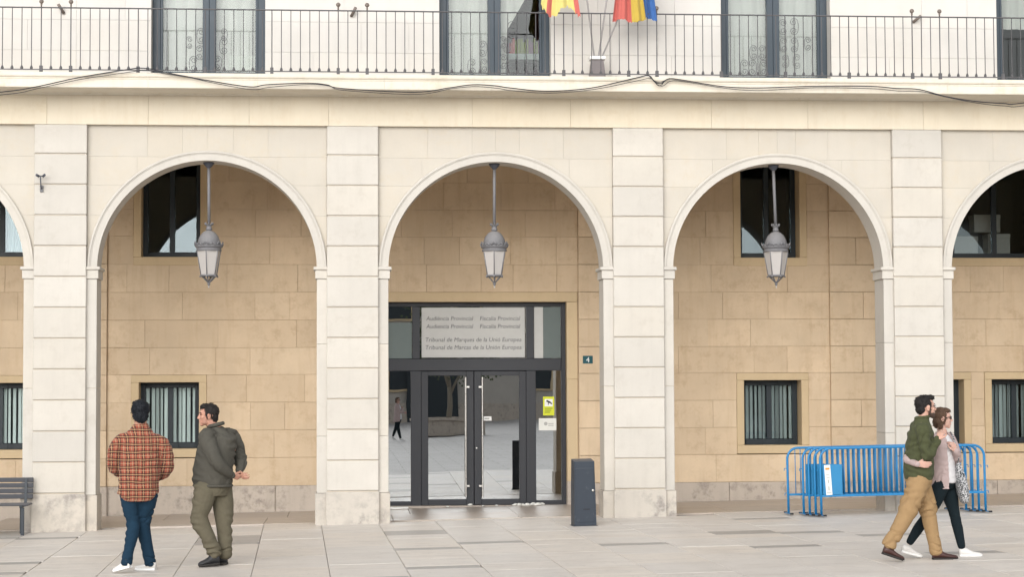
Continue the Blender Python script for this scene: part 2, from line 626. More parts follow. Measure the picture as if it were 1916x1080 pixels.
# square: long columns of slabs running towards the building
for k in range(-4, 18):
    x_c = 2.63 + (k - 3) * PITCH_X          # column centre at Y = -5.5
    y = 0.55 + rs.uniform(-0.5, 0.0)
    lo = -9.6 if k < 8 else -9.9
    while y > lo:
        L = rs.choice([0.62, 0.83, 1.0, 1.25, 1.25, 1.6])
        y1 = y - L
        cy = (y + y1) / 2
        cx = x_c + (cy + 5.5) * math.tan(SLAB_A) * -1
        if -1.6 - 0.0 * cy < cx < 14.9:
            r_ = rs.random()
            mt = M['paving']
            if r_ < 0.05:
                mt = M['paving_dark']
            slab(cx, cy, PITCH_X / 2 - 0.0035, L / 2 - 0.0035, mt, dz=rs.uniform(-0.0015, 0.0015))
            if rs.random() < 0.22 and L > 0.9:      # a narrow darker strip closes the row
                y1 -= 0.36
                slab(cx, y1 + 0.18, PITCH_X / 2 - 0.0035, 0.18 - 0.0035, M['paving_dark'], dz=rs.uniform(-0.001, 0.001))
        y = y1
# arcade floor: larger worn marble slabs
for j, (ya, yb) in enumerate(((0.58, 2.05), (2.05, 3.56))):
    x = -1.9 + 0.6 * j
    while x < 16.2:
        L = rs.choice([1.3, 1.6, 1.9])
        slab(x + L / 2, (ya + yb) / 2 + 0.01, L / 2 - 0.003, (yb - ya) / 2 - 0.003, M['paving_arcade'], 0.0, dz=0.004)
        x += L
slab(13.05, -6.55, 0.5, 0.35, M['paving_brown'], dz=0.004)

# ------------------------------------------------------------------ the courthouse
BAY = 4.2
court = empty('courthouse', (6.3, 0, 0))
tag(court, 'cream stone courthouse with round arcade, iron balcony and glass entrance', 'building')


def part(m, name, mat, parent=court, smooth=False):
    o = m.build(name, mat, parent, smooth)
    r = parent
    off = Vector((0, 0, 0))
    while r is not None:
        off += r.location
        r = r.parent
    o.location = -off
    return o


def part_empty(name, loc, parent=court):
    o = empty(name, (loc[0] - 6.3, loc[1], loc[2]), parent)
    return o


JZ = [5.409 - 0.445 * k for k in range(12)]
Z_TOP = 5.835
HALF, SUB = 0.376, 0.52


def make_pier(i):
    px = i * BAY
    P = part_empty('pier', (px, 0, 0))
    m = MB()
    m.box(px - HALF + 0.012, px + HALF - 0.012, 0.024, 0.5, -0.4, Z_TOP)
    part(m, 'core', M['mortar_pale'], P)
    # side pilasters carrying the arches, in stones
    for s in (-1, 1):
        zs = [0.485, 2.02, 3.60] if (i + s) % 2 else [0.485, 1.31, 2.65, 3.60]
        for z0, z1 in zip(zs[:-1], zs[1:]):
            m = MB()
            xa, xb = sorted((px + s * 0.30, px + s * SUB))
            m.box(xa, xb, 0.06, 0.58, z0 + 0.0015, z1 - 0.0015, 0.004)
            part(m, 'pilaster_stone', M['pier'], P)
        m = MB()
        xa, xb = sorted((px + s * 0.30, px + s * (SUB + 0.022)))
        m.box(xa, xb, 0.046, 0.594, gz(px) - 0.2, 0.483, 0.006)
        part(m, 'pilaster_base', M['pier_base'], P)
        # impost: band and projecting lip
        m = MB()
        xa, xb = sorted((px + s * 0.30, px + s * (SUB + 0.022)))
        m.box(xa, xb, 0.040, 0.60, 3.602, 3.728, 0.004)
        xa, xb = sorted((px + s * 0.30, px + s * (SUB + 0.048)))
        m.box(xa, xb, 0.014, 0.625, 3.7285, 3.776, 0.010)
        part(m, 'impost', M['pier'], P)
    m = MB()
    m.box(px - HALF - 0.010, px + HALF + 0.010, -0.012, 0.30, gz(px) - 0.2, JZ[11] - 0.013, 0.009)
    part(m, 'base_block', M['pier_base'], P)
    tops = [Z_TOP] + JZ
    pr = random.Random(60 + i)
    for k in range(12):
        m = MB()
        m.box(px - HALF + pr.uniform(0, 0.004), px + HALF - pr.uniform(0, 0.004), pr.uniform(-0.002, 0.003), 0.30, tops[k + 1] + 0.0075, tops[k] - (0.0075 if k else 0.001), 0.009)
        part(m, 'stone_block', M['pier'], P)
    return P


for i in range(-1, 5):
    make_pier(i)

R_IN, SPRING = 1.58, 3.745


def arc_z(dx, R):
    return SPRING + sqrt(max(R * R - dx * dx, 0.0)) if abs(dx) < R else SPRING


def make_arch(i):
    cx = i * BAY + BAY / 2
    A = part_empty('arch', (cx, 0, SPRING))
    half = BAY / 2 - HALF + 0.05
    # solid wall over the opening
    N = 40
    arc = [(cx + 1.60 * cos(pi * k / N), SPRING + 1.60 * sin(pi * k / N)) for k in range(N + 1)]
    poly = [(cx + half, SPRING), (cx + half, 6.3), (cx - half, 6.3), (cx - half, SPRING)] + arc[::-1]
    m = MB()
    # left and right halves so that no cap is deeply concave
    for s in (-1, 1):
        hp = [(cx, 6.3), (cx + s * half, 6.3), (cx + s * half, SPRING)]
        hp += [(cx + s * 1.60 * cos(pi / 2 * k / 20), SPRING + 1.60 * sin(pi / 2 * k / 20)) for k in range(21)]
        m.prism_xz(hp, 0.105, 0.57)
    part(m, 'arch_core', M['ceiling'], A)
    # archivolt: flat band with a raised outer roll, and the soffit
    prof = [(1.58, 0.060), (1.672, 0.060), (1.676, 0.052), (1.686, 0.052), (1.692, 0.040), (1.716, 0.040), (1.7235, 0.050), (1.7235, 0.12), (1.59, 0.40), (1.58, 0.58)]
    vs, fs, K = [], [], 56
    n = len(prof)
    for k in range(K + 1):
        a = pi * k / K
        for r, y in prof:
            vs.append((cx + r * cos(a), y, SPRING + 0.002 + r * sin(a)))
    for k in range(K):
        for j in range(n):
            a, b = k * n + j, k * n + (j + 1) % n
            fs.append((a, a + n, b + n, b))
    fs.append(tuple(range(n)))
    fs.append(tuple(range(K * n + n - 1, K * n - 1, -1)))
    m = MB()
    m.add(vs, fs)
    o = part(m, 'archivolt', M['pier'], A)
    smooth_by_angle(o.data, 30)
    # facing stones of the spandrels
    lim = BAY / 2 - HALF - 0.001
    rows = [(SPRING + 0.03, 4.52), (4.52, 4.965), (4.965, 5.38), (5.38, Z_TOP)]
    rr = random.Random(31 + i)
    for ri, (z0, z1) in enumerate(rows):
        cuts = {0: [], 1: [], 2: [0.95 + rr.uniform(-0.1, 0.15)], 3: [0.28 + rr.uniform(-.1, .1), 0.9 + rr.uniform(-0.15, 0.15)]}[ri]
        for s in (-1, 1):
            e = [0.0 if ri == 3 else None] + cuts + [lim]
            if e[0] is None:
                e[0] = 0.0
            for a, b in zip(e[:-1], e[1:]):
                a = max(a, sqrt(max(1.712 ** 2 - (z1 - SPRING - 0.004) ** 2, 0.0)))
                if a > b - 0.01:
                    continue
                xs = [a + (b - a) * k / 16 for k in range(17)]
                g = 0.0009
                xs[0] += g
                xs[-1] -= g
                low = [(x, max(z0 + g, arc_z(x, 1.712))) for x in xs]
                low = [(x, z) for x, z in low if z < z1 - 0.0015]
                if len(low) < 2:
                    continue
                hp = [(cx + s * x, z) for x, z in low] + [(cx + s * low[-1][0], z1 - g), (cx + s * low[0][0], z1 - g)]
                m = MB()
                m.prism_xz(hp, 0.080 + rr.uniform(-0.0008, 0.0008), 0.118)
                part(m, 'spandrel_stone', M['spandrel'], A)
    return A


for i in range(-1, 4):
    make_arch(i)

# frieze between arches and balcony
F = part_empty('frieze', (6.3, 0, Z_TOP))
m = MB()
m.box(-4.9, 17.5, 0.012, 0.57, Z_TOP + 0.001, 6.30)
part(m, 'frieze_core', M['mortar_pale'], F)
rr = random.Random(8)
x = -4.9
while x < 17.5:
    L = rr.choice([1.15, 1.45, 1.75, 2.1])
    x1 = min(x + L, 17.5)
    m = MB()
    m.box(x + 0.0014, x1 - 0.0014, rr.uniform(-0.0035, -0.0015), 0.3, Z_TOP + 0.0008, 6.262, 0.002)
    part(m, 'frieze_stone', M['frieze'], F)
    x = x1

# balcony slab: stones with a moulded edge
B_ = part_empty('balcony_slab', (6.3, -0.6, 6.28))
prof = [(0.10, 6.262), (-0.05, 6.262), (-0.07, 6.285), (-0.585, 6.285), (-0.595, 6.292), (-0.595, 6.405), (-0.602, 6.412), (-0.602, 6.425), (-0.622, 6.442),
        (-0.628, 6.455), (-0.628, 6.490), (-0.620, 6.500), (0.30, 6.500), (0.30, 6.262)]
x = -4.9
rr = random.Random(3)
while x < 17.5:
    x1 = min(x + rr.choice([1.3, 1.55, 1.8]), 17.5)
    m = MB()
    m.prism_yz(prof, x + 0.0012, x1 - 0.0012)
    part(m, 'slab_stone', M['slab'], B_)
    x = x1

# ---- upper wall
U = part_empty('upper_wall', (6.3, 0.1, 6.5))
DOORS = [2.1, 6.3, 10.5, 14.7]
DH, DZ1 = 0.825, 9.30


def x_free(x0, x1, holes):
    out, cur = [], x0
    for a, b in sorted(holes):
        if b <= cur or a >= x1:
            continue
        if a > cur:
            out.append((cur, a))
        cur = max(cur, b)
    if cur < x1:
        out.append((cur, x1))
    return out


holes_up = [(c - DH, c + DH) for c in [-2.1] + DOORS]
m = MB()
for z0, z1, hs in ((6.499, DZ1, holes_up), (DZ1, 12.5, [])):
    for a, b in x_free(-4.9, 17.5, hs):
        m.box(a, b, 0.112, 0.55, z0, z1)
part(m, 'wall_core', M['upper'], U)
rr = random.Random(12)
zs = [6.5, 6.93, 7.38, 7.83, 8.28, 8.73, DZ1]
for z0, z1 in zip(zs[:-1], zs[1:]):
    for a, b in x_free(-1.2, 15.0, holes_up):
        x = a
        while x < b - 0.01:
            L = rr.choice([0.7, 0.9, 1.15, 1.4])
            x1 = b if x + L > b - 0.35 else x + L
            m = MB()
            m.box(x + 0.0012, x1 - 0.0012, 0.098 + rr.uniform(-0.0008, 0.0008), 0.13, z0 + 0.0012, z1 - 0.0012, 0.0012)
            part(m, 'wall_stone', M['upper'], U)
            x = x1
m = MB()
m.prism_yz([(0.55, 12.5), (0.09, 12.5), (-0.1, 12.62), (-0.35, 12.75), (-0.35, 12.9), (0.55, 12.9)], -4.9, 17.5)
m.box(-4.9, 17.5, 0.0, 9.4, 12.9, 13.1)
part(m, 'roof_cornice', M['slab'], U)

# ---- balcony doors
def balcony_door(cx, idx):
    D = part_empty('balcony_door', (cx, 0.35, 6.5))
    y0, y1 = 0.30, 0.39
    m = MB()
    z0, z1 = 6.50, DZ1
    m.box(cx - DH + 0.002, cx - DH + 0.112, y0, y1, z0, z1, 0.004)
    m.box(cx + DH - 0.112, cx + DH - 0.002, y0, y1, z0, z1, 0.004)
    m.box(cx - DH + 0.113, cx + DH - 0.113, y0, y1, z1 - 0.10, z1 - 0.001, 0.004)
    part(m, 'frame', M['balcony_frame'], D)
    for s in (-1, 1):
        a, b = sorted((cx + s * 0.0015, cx + s * (DH - 0.114)))
        m = MB()
        ms = sorted((cx + s * 0.0015, cx + s * 0.096))
        os_ = sorted((cx + s * (DH - 0.114), cx + s * (DH - 0.150)))
        m.box(ms[0], ms[1], y0 - 0.006, y1 - 0.01, z0 + 0.02, z1 - 0.104, 0.004)
        m.box(os_[0], os_[1], y0 + 0.004, y1 - 0.01, z0 + 0.02, z1 - 0.104, 0.004)
        m.box(min(ms[1], os_[1]), max(ms[0], os_[0]), y0 + 0.002, y1 - 0.012, z0 + 0.02, z0 + 0.16, 0.004)
        m.box(min(ms[1], os_[1]), max(ms[0], os_[0]), y0 + 0.002, y1 - 0.012, z1 - 0.19, z1 - 0.104, 0.004)
        leaf = part(m, 'door_leaf', M['balcony_frame'], D)
        m = MB()
        m.box(min(ms[1], os_[1]) + 0.001, max(ms[0], os_[0]) - 0.001, 0.345, 0.349, z0 + 0.161, z1 - 0.191)
        part(m, 'pane', M['glass_balcony'], D)
    return D


def scroll(m, cx, z, h, s=1, y=0.325, r=0.0045):
    """One C-scroll standing in for mirrored ironwork: two volutes joined by a bowed stem."""
    for e in (1, -1):
        c = Vector((cx + s * h * 0.05, y, z + e * h * 0.24))
        pts = []
        for k in range(22):
            t = k / 21
            a = (pi if s > 0 else 0) + (e * s) * (-(t * 3.3 * pi)) + (0.0)
            rad = h * 0.23 * (1 - 0.80 * t)
            pts.append((c.x + rad * cos(a), y, c.z + rad * sin(a)))
        m.tube(pts, r, 5)
    m.tube([(cx - s * h * 0.18, y, z - h * 0.24), (cx - s * h * 0.21, y, z), (cx - s * h * 0.18, y, z + h * 0.24)], r, 5)


for idx, c in enumerate([-2.1] + DOORS):
    D = balcony_door(c, idx)
    pos = {1: [(-0.24, 6.78, .26, 1), (-0.13, 6.95, .24, -1), (-0.13, 7.2, .26, 1), (0.13, 6.8, .24, -1), (0.2, 7.05, .26, 1), (-0.30, 7.1, .2, 1), (0.22, 7.22, .2, -1)],
           2: [(-0.34, 6.78, .26, 1), (-0.16, 6.8, .22, 1), (-0.16, 7.05, .26, -1), (0.13, 6.86, .24, 1), (0.2, 7.1, .24, -1), (0.26, 7.34, .28, 1), (0.13, 7.15, .2, 1)],
           3: [(-0.44, 6.80, .26, 1), (-0.30, 6.80, .26, -1), (-0.30, 7.03, .24, 1), (-0.15, 6.80, .26, 1), (-0.15, 7.03, .24, -1), (0.15, 7.42, .26, 1), (0.34, 7.43, .28, -1),
               (0.16, 7.15, .24, 1), (0.34, 7.15, .24, -1), (0.53, 7.17, .22, 1), (0.2, 6.9, .22, -1), (0.36, 6.9, .24, 1)]}.get(idx, [])
    if pos:
        for dx, z, h, s in pos:
            m = MB()
            scroll(m, c + dx, z, h, s)
            part(m, 'mirrored_scroll', M['scroll_grey'], D)  # solid piece added for scrollwork mirrored in the balcony glass

# rooms behind the balcony: plaster boxes, coloured dark so the interior reads dim
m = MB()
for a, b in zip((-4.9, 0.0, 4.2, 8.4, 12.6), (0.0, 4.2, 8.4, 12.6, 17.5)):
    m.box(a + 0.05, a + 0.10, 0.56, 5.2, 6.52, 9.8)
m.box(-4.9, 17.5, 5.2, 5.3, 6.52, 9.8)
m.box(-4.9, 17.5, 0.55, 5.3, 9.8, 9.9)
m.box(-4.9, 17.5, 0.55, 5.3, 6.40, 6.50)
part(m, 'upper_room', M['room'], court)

# ---- balcony railing
RL = part_empty('balcony_railing', (6.3, -0.55, 6.5))
yR = -0.55
m = MB()
m.box(-4.6, 17.2, yR - 0.016, yR + 0.016, 7.424, 7.440, 0.003)
part(m, 'top_rail', M['iron'], RL)
m = MB()
m.box(-4.6, 17.2, yR - 0.011, yR + 0.011, 6.540, 6.553)
part(m, 'bottom_rail', M['iron'], RL)
bal = MB()
bal.tube([(0, 0, 6.553), (0, 0, 7.424)], 0.0066, 6)
bal.lathe([(0.020, 6.5535), (0.021, 6.572), (0.014, 6.590), (0.010, 6.600), (0.0067, 6.603)], 0, 0, 6)
bal_me = bal.mesh('baluster')
bal_me.materials.append(M['iron'])
heavy = MB()
heavy.tube([(0, 0, 6.60), (0, 0, 7.424)], 0.0085, 6)
heavy.box(-0.023, 0.023, -0.020, 0.020, 6.4995, 6.600, 0.003)
heavy_me = heavy.mesh('post')
heavy_me.materials.append(M['iron'])
ballp = MB()
ballp.lathe([(0.011, 7.440), (0.011, 7.468), (0.017, 7.474), (0.011, 7.482), (0.012, 7.488)], 0, 0, 10)
ballp.sphere((0, 0, 7.518), 0.033, 12, 8)
ball_me = ballp.mesh('ball_finial', True)
ball_me.materials.append(M['ball'])
off = Vector((0, 0, -6.5))
for p in range(-1, 5):
    px = p * BAY
    xs = [(px - 0.207, 2), (px - 0.069, 0), (px + 0.069, 0), (px + 0.207, 2)]
    if p < 4:
        step = (BAY - 0.414) / 28
        xs += [(px + 0.207 + step * k, 1 if k in (7, 21, 14) and not (k == 14 and p % 2) else 0) for k in range(1, 28)]
    for x, kind in xs:
        o = place('post' if kind else 'baluster', heavy_me if kind else bal_me, RL)
        o.location = (x - 6.3, 0, -6.5)
        if kind == 2:
            b = place('ball_finial', ball_me, o)

# ---- arcade ceiling and end walls
m = MB()
m.box(-4.9, 17.5, 0.571, 4.2, 6.05, 6.25)
m.box(-5.0, -4.72, 0.0, 3.6, -0.5, 6.25)
m.box(17.32, 17.6, 0.0, 3.6, -0.5, 6.25)
part(m, 'arcade_ceiling', M['ceiling'], court)

# ---- rear wall in ashlar, with window and door openings on the course lines
YW = 3.6
CZ = [0.44, 0.887, 1.336, 1.785, 2.234, 2.673, 3.122, 3.572, 4.026, 4.480, 4.925, 5.374, 5.823, 6.05]
# openings: outer surround x0,x1,z0,z1
OPEN = []
LOWW = [(-1.95, -0.99), (0.774, 1.735), (10.652, 11.612), (13.40, 14.36), (14.834, 15.79)]
UPW = [(-2.5, -0.95), (0.799, 1.745), (10.62, 11.61), (13.55, 15.75)]
SW = 0.122
for a, b in LOWW:
    OPEN.append((a - SW, b + SW, 0.887, 2.234))
for a, b in UPW:
    OPEN.append((a - SW, b + SW, 4.026, 6.05))
DOOR = (4.665, 7.712)
OPEN.append((DOOR[0] - 0.18, DOOR[1] + 0.18, -0.5, 3.572))
PIL = {0: (-0.264, 0.264), 1: (3.74, 4.48), 2: (7.905, 8.89), 3: (12.10, 13.10)}

W = part_empty('rear_wall', (6.3, YW, 0))
m = MB()
zb = sorted({-0.5, 6.05} | {z for o in OPEN for z in o[2:]})
for z0, z1 in zip(zb[:-1], zb[1:]):
    hs = [(a, b) for a, b, c, d in OPEN if c <= z0 + 1e-6 and d >= z1 - 1e-6]
    for a, b in x_free(-4.9, 17.5, hs):
        m.box(a, b, YW + 0.012, YW + 0.42, z0, z1)
part(m, 'wall_core', M['mortar'], W)
rr = random.Random(77)
for ci, (z0, z1) in enumerate(zip(CZ[:-1], CZ[1:])):
    hs = [(a, b) for a, b, c, d in OPEN if c < z1 - 0.05 and d > z0 + 0.05] + [v for v in PIL.values()]
    for a, b in x_free(-2.0, 16.0, hs):
        x = a
        while x < b - 0.01:
            L = rr.choice([0.55, 0.72, 0.85, 1.0, 1.2]) * rr.uniform(0.93, 1.07)
            if ci % 2 and x == a:
                L *= 0.6
            x1 = b if x + L > b - 0.28 else x + L
            m = MB()
            g1, g2, g3, g4 = (rr.choice([0.0005, 0.0012, 0.0022, 0.0030]) for _ in range(4))
            m.box(x + g1, x1 - g2, YW + rr.uniform(-0.0025, 0.0015), YW + 0.05, z0 + g3, z1 - g4, rr.choice([0.0012, 0.0025, 0.004]))
            part(m, 'ashlar_block', M['rear'], W)
            x = x1
    for k, (a, b) in PIL.items():
        cut = [a, b] if ci % 2 else [a, (a + b) / 2 + rr.uniform(-.12, .12), b]
        for xa, xb in zip(cut[:-1], cut[1:]):
            m = MB()
            m.box(xa + 0.0025, xb - 0.0025, YW - 0.048, YW + 0.05, z0 + 0.0028, z1 - 0.0028, 0.004)
            part(m, 'pilaster_block', M['rear'], W)
# plinth stones
for a, b in x_free(-2.0, 16.0, [(DOOR[0] - 0.18, DOOR[1] + 0.18)] + list(PIL.values())):
    x = a
    while x < b - 0.01:
        L = rr.choice([0.9, 1.2, 1.5])
        x1 = b if x + L > b - 0.5 else x + L
        m = MB()
        m.box(x + 0.003, x1 - 0.003, YW - 0.022, YW + 0.05, -0.3, 0.437, 0.006)
        part(m, 'plinth_stone', M['plinth'], W)
        x = x1
for k, (a, b) in PIL.items():
    m = MB()
    m.box(a - 0.015, b + 0.015, YW - 0.075, YW + 0.05, -0.3, 0.437, 0.006)
    part(m, 'plinth_stone', M['plinth'], W)


def make_window(x0, x1, z0, z1, kind):
    cx = (x0 + x1) / 2
    Wd = part_empty('window', (cx, YW, z0))
    yp = YW + 0.34
    # stone surround, four pieces, forming the deep reveal
    s = SW
    pieces = [(x0 - s, x0, z0, z1), (x1, x1 + s, z0, z1), (x0 - s, x1 + s, z0 - 0.14, z0), (x0 - s, x1 + s, z1, z1 + 0.12)]
    for a, b, c, d in pieces:
        m = MB()
        m.box(a + 0.001, b - 0.001, YW - 0.016, YW + 0.42, c + 0.001, d - 0.001, 0.005)
        part(m, 'surround_stone', M['surround'], Wd)
    fw = 0.085
    m = MB()
    y0, y1 = yp - 0.035, yp + 0.03
    m.box(x0 + 0.001, x0 + fw, y0, y1, z0 + 0.001, z1 - 0.001, 0.004)
    m.box(x1 - fw, x1 - 0.001, y0, y1, z0 + 0.001, z1 - 0.001, 0.004)
    m.box(x0 + fw, x1 - fw, y0, y1, z0 + 0.001, z0 + fw + 0.01, 0.004)
    m.box(x0 + fw, x1 - fw, y0, y1, z1 - fw, z1 - 0.001, 0.004)
    wide = (x1 - x0) > 1.3
    muls = [x0 + (x1 - x0) * k / 3 for k in (1, 2)] if wide else [cx]
    for q in muls:
        m.box(q - 0.042, q + 0.042, y0 - 0.004, y1, z0 + fw + 0.01, z1 - fw, 0.004)
    part(m, 'frame', M['navy_frame'], Wd)
    edges = [x0 + fw] + [v for q in muls for v in (q - 0.042, q + 0.042)] + [x1 - fw]
    for a, b in zip(edges[0::2], edges[1::2]):
        m = MB()
        m.box(a + 0.001, b - 0.001, yp - 0.003, yp + 0.003, z0 + fw + 0.011, z1 - fw - 0.001)
        part(m, 'pane', M['glass_window'], Wd)
        if kind == 'blind':
            n = 5
            rb = random.Random(int(a * 1000))
            st = (b - a) / n
            for k in range(n):
                m = MB()
                w = st * rb.uniform(0.55, 0.86)
                tw = rb.uniform(-0.012, 0.012)
                xa = a + k * st + rb.uniform(0, st - w)
                m.add([(xa, yp + 0.0215 + tw, z0 + 0.10), (xa + w, yp + 0.0215 - tw, z0 + 0.10), (xa + w, yp + 0.0215 - tw, z1 - 0.08), (xa, yp + 0.0215 + tw, z1 - 0.08),
                       (xa, yp + 0.0235 + tw, z0 + 0.10), (xa + w, yp + 0.0235 - tw, z0 + 0.10), (xa + w, yp + 0.0235 - tw, z1 - 0.08), (xa, yp + 0.0235 + tw, z1 - 0.08)],
                      [(0, 1, 2, 3), (7, 6, 5, 4), (0, 4, 5, 1), (2, 6, 7, 3), (1, 5, 6, 2), (0, 3, 7, 4)])
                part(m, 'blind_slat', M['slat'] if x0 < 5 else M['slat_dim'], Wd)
        if kind == 'curtain':
            m = MB()
            nn = 28
            vs = []
            for k in range(nn + 1):
                x = a + (b - a) * k / nn
                yy = yp + 0.09 + 0.022 * sin(k * 1.9) + 0.008 * sin(k * 0.7)
                vs += [(x, yy, z0 + 0.1), (x, yy, z1 - 0.1)]
            m.add(vs, [(2 * k, 2 * k + 2, 2 * k + 3, 2 * k + 1) for k in range(nn)])
            part(m, 'curtain', M['curtain_blue'], Wd, True)
    if kind == 'blind':
        nb = 4
        for k in range(nb):
            xb = x0 + 0.045 + (x1 - x0 - 0.09) * k / (nb - 1)
            m = MB()
            m.tube([(xb, YW + 0.16, z0 + 0.003), (xb, YW + 0.16, z1 - 0.003)], 0.006, 6)
            part(m, 'security_bar', M['navy_frame'], Wd)
    return Wd


for a, b in LOWW:
    make_window(a, b, 1.041, 2.112, 'blind')
for k, (a, b) in enumerate(UPW):
    make_window(a, b, 4.146, 5.95, 'curtain' if k == 0 else 'plain')

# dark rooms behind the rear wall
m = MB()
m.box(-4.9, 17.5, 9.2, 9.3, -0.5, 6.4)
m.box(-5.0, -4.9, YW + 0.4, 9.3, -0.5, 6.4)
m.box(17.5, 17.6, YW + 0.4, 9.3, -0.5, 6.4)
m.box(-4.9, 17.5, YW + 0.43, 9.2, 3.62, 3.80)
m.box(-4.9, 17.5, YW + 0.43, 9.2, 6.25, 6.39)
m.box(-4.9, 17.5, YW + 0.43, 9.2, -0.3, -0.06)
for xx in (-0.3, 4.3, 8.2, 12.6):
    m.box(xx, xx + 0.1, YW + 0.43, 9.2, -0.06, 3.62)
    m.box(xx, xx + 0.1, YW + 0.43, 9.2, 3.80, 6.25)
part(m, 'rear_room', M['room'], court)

# ---- glass entrance
E = part_empty('entrance', (6.19, YW + 0.2, 0.1))
x0, x1 = DOOR
zt = 3.412
zg = 0.105
for a, b, c, d in ((x0 - 0.18, x0, 0.47, 3.412), (x1, x1 + 0.18, 0.47, 3.412), (x0 - 0.18, x1 + 0.18, 3.412, 3.572)):
    zc = [c, (c + d) / 2 + 0.2, d] if d - c > 1 else [c, d]
    for q0, q1 in zip(zc[:-1], zc[1:]):
        m = MB()
        m.box(a + 0.001, b - 0.001, YW - 0.018, YW + 0.42, q0 + 0.001, q1 - 0.001, 0.006)
        part(m, 'surround_stone', M['surround'], E)
for a, b in ((x0 - 0.185, x0 + 0.002), (x1 - 0.002, x1 + 0.185)):
    m = MB()
    m.box(a, b, YW - 0.03, YW + 0.42, -0.3, 0.468, 0.006)
    part(m, 'surround_base', M['plinth'], E)
ye0, ye1 = YW + 0.15, YW + 0.25
c0 = 6.195
m = MB()
m.box(x0 + 0.001, x0 + 0.075, ye0, ye1, zg - 0.1, zt - 0.001, 0.005)
m.box(x1 - 0.075, x1 - 0.001, ye0, ye1, zg - 0.1, zt - 0.001, 0.005)
m.box(x0 + 0.076, x1 - 0.076, ye0, ye1, zt - 0.068, zt - 0.001, 0.005)
part(m, 'outer_frame', M['entrance_frame'], E)
m = MB()
m.box(x0 + 0.076, x1 - 0.076, ye0 - 0.012, ye1, 2.285, 2.485, 0.006)
part(m, 'transom', M['entrance_frame'], E)
MUL = [(5.185, 5.310), (7.066, 7.186)]
for a, b in MUL:
    m = MB()
    m.box(a, b, ye0 - 0.004, ye1 - 0.002, 2.486, zt - 0.069, 0.005)
    part(m, 'mullion', M['entrance_frame'], E)
for a, b in ((5.160, 5.330), (7.055, 7.215)):
    m = MB()
    m.box(a, b, ye0 - 0.008, ye1 - 0.004, zg - 0.1, 2.2845, 0.005)
    part(m, 'mullion', M['entrance_frame'], E)
# transom lights and side lights
yp = YW + 0.195
for a, b, z0, z1 in ((x0 + 0.0755, 5.1845, 2.486, zt - 0.07), (5.311, 7.065, 2.486, zt - 0.07), (7.187, x1 - 0.0755, 2.486, zt - 0.07),
                     (x0 + 0.0755, 5.1595, zg + 0.05, 2.284), (7.2155, x1 - 0.0755, zg + 0.05, 2.284)):
    m = MB()
    m.box(a, b, yp - 0.004, yp + 0.004, z0, z1)
    part(m, 'pane', M['glass_door'], E)
for a, b in ((x0 + 0.076, 5.1595), (7.2155, x1 - 0.076)):
    m = MB()
    m.box(a, b, ye0 + 0.006, ye1 - 0.006, zg - 0.1, zg + 0.049, 0.004)
    part(m, 'bottom_rail', M['entrance_frame'], E)
# frosted film behind the lettering and in the side lights above
m = MB()
m.box(5.340, 7.040, yp - 0.0085, yp - 0.0045, 2.505, zt - 0.085)
part(m, 'frosted_panel', M['film'], E)
m = MB()
m.box(x0 + 0.09, 5.18, yp - 0.0085, yp - 0.0045, 2.49, 3.08)
part(m, 'grey_panel', M['film_grey'], E)
m = MB()
m.box(7.345, x1 - 0.08, yp - 0.0085, yp - 0.0045, 2.49, zt - 0.075)
part(m, 'grey_panel', M['film_grey'], E)
m = MB()
m.box(7.192, 7.343, yp - 0.0085, yp - 0.0045, 2.49, zt - 0.075)
part(m, 'frosted_panel', M['film'], E)
# the two leaves
for s in (-1, 1):
    oa, ob = (5.3315, c0 - 0.004) if s < 0 else (c0 + 0.004, 7.0535)
    L = part_empty('door_leaf', ((oa + ob) / 2, yp, zg), E) if False else None
    m = MB()
    z0, z1 = 0.088, 2.278
    ga, gb = (5.444, 6.070) if s < 0 else (6.318, 6.940)
    m.box(oa, ga, ye0 - 0.002, ye1 - 0.012, z0, z1, 0.005)
    m.box(gb, ob, ye0 - 0.002, ye1 - 0.012, z0, z1, 0.005)
    m.box(ga, gb, ye0, ye1 - 0.014, z0, z0 + 0.095, 0.004)
    m.box(ga, gb, ye0, ye1 - 0.014, z1 - 0.072, z1, 0.004)
    leaf = part(m, 'door_leaf', M['entrance_frame'], E)
    m = MB()
    m.box(ga + 0.0005, gb - 0.0005, yp - 0.004, yp + 0.004, z0 + 0.0955, z1 - 0.0725)
    part(m, 'pane', M['glass_door'], leaf)
    hx = gb - 0.012 if s < 0 else ga + 0.012
    m = MB()
    m.tube([(hx, ye0 - 0.055, 0.22), (hx, ye0 - 0.055, 2.18)], 0.013, 10)
    for zz in (0.40, 2.02):
        m.box(hx - 0.012, hx + (0.06 if s < 0 else 0.012), ye0 - 0.055, ye0 - 0.0025, zz - 0.016, zz + 0.016, 0.003) if s < 0 else \
            m.box(hx - 0.06, hx + 0.012, ye0 - 0.055, ye0 - 0.0025, zz - 0.016, zz + 0.016, 0.003)
    part(m, 'pull_bar', M['steel'], leaf, True)
    smooth_by_angle(leaf.children[-1].data, 40)
m = MB()
m.box(x0, x1, YW + 0.02, ye1 + 0.2, zg - 0.16, 0.084, 0.003)
part(m, 'threshold', M['paving_arcade'], E)
m = MB()
m.lathe([(0.012, 0), (0.012, 0.006)], 0, 0, 12)
o = part(m, 'keyhole', M['steel'], E)
o.location = Vector((6.235 - 6.19, ye0 - 0.004 - (YW + 0.2), 1.02 - 0.1))
o.rotation_euler = (pi / 2, 0, 0)


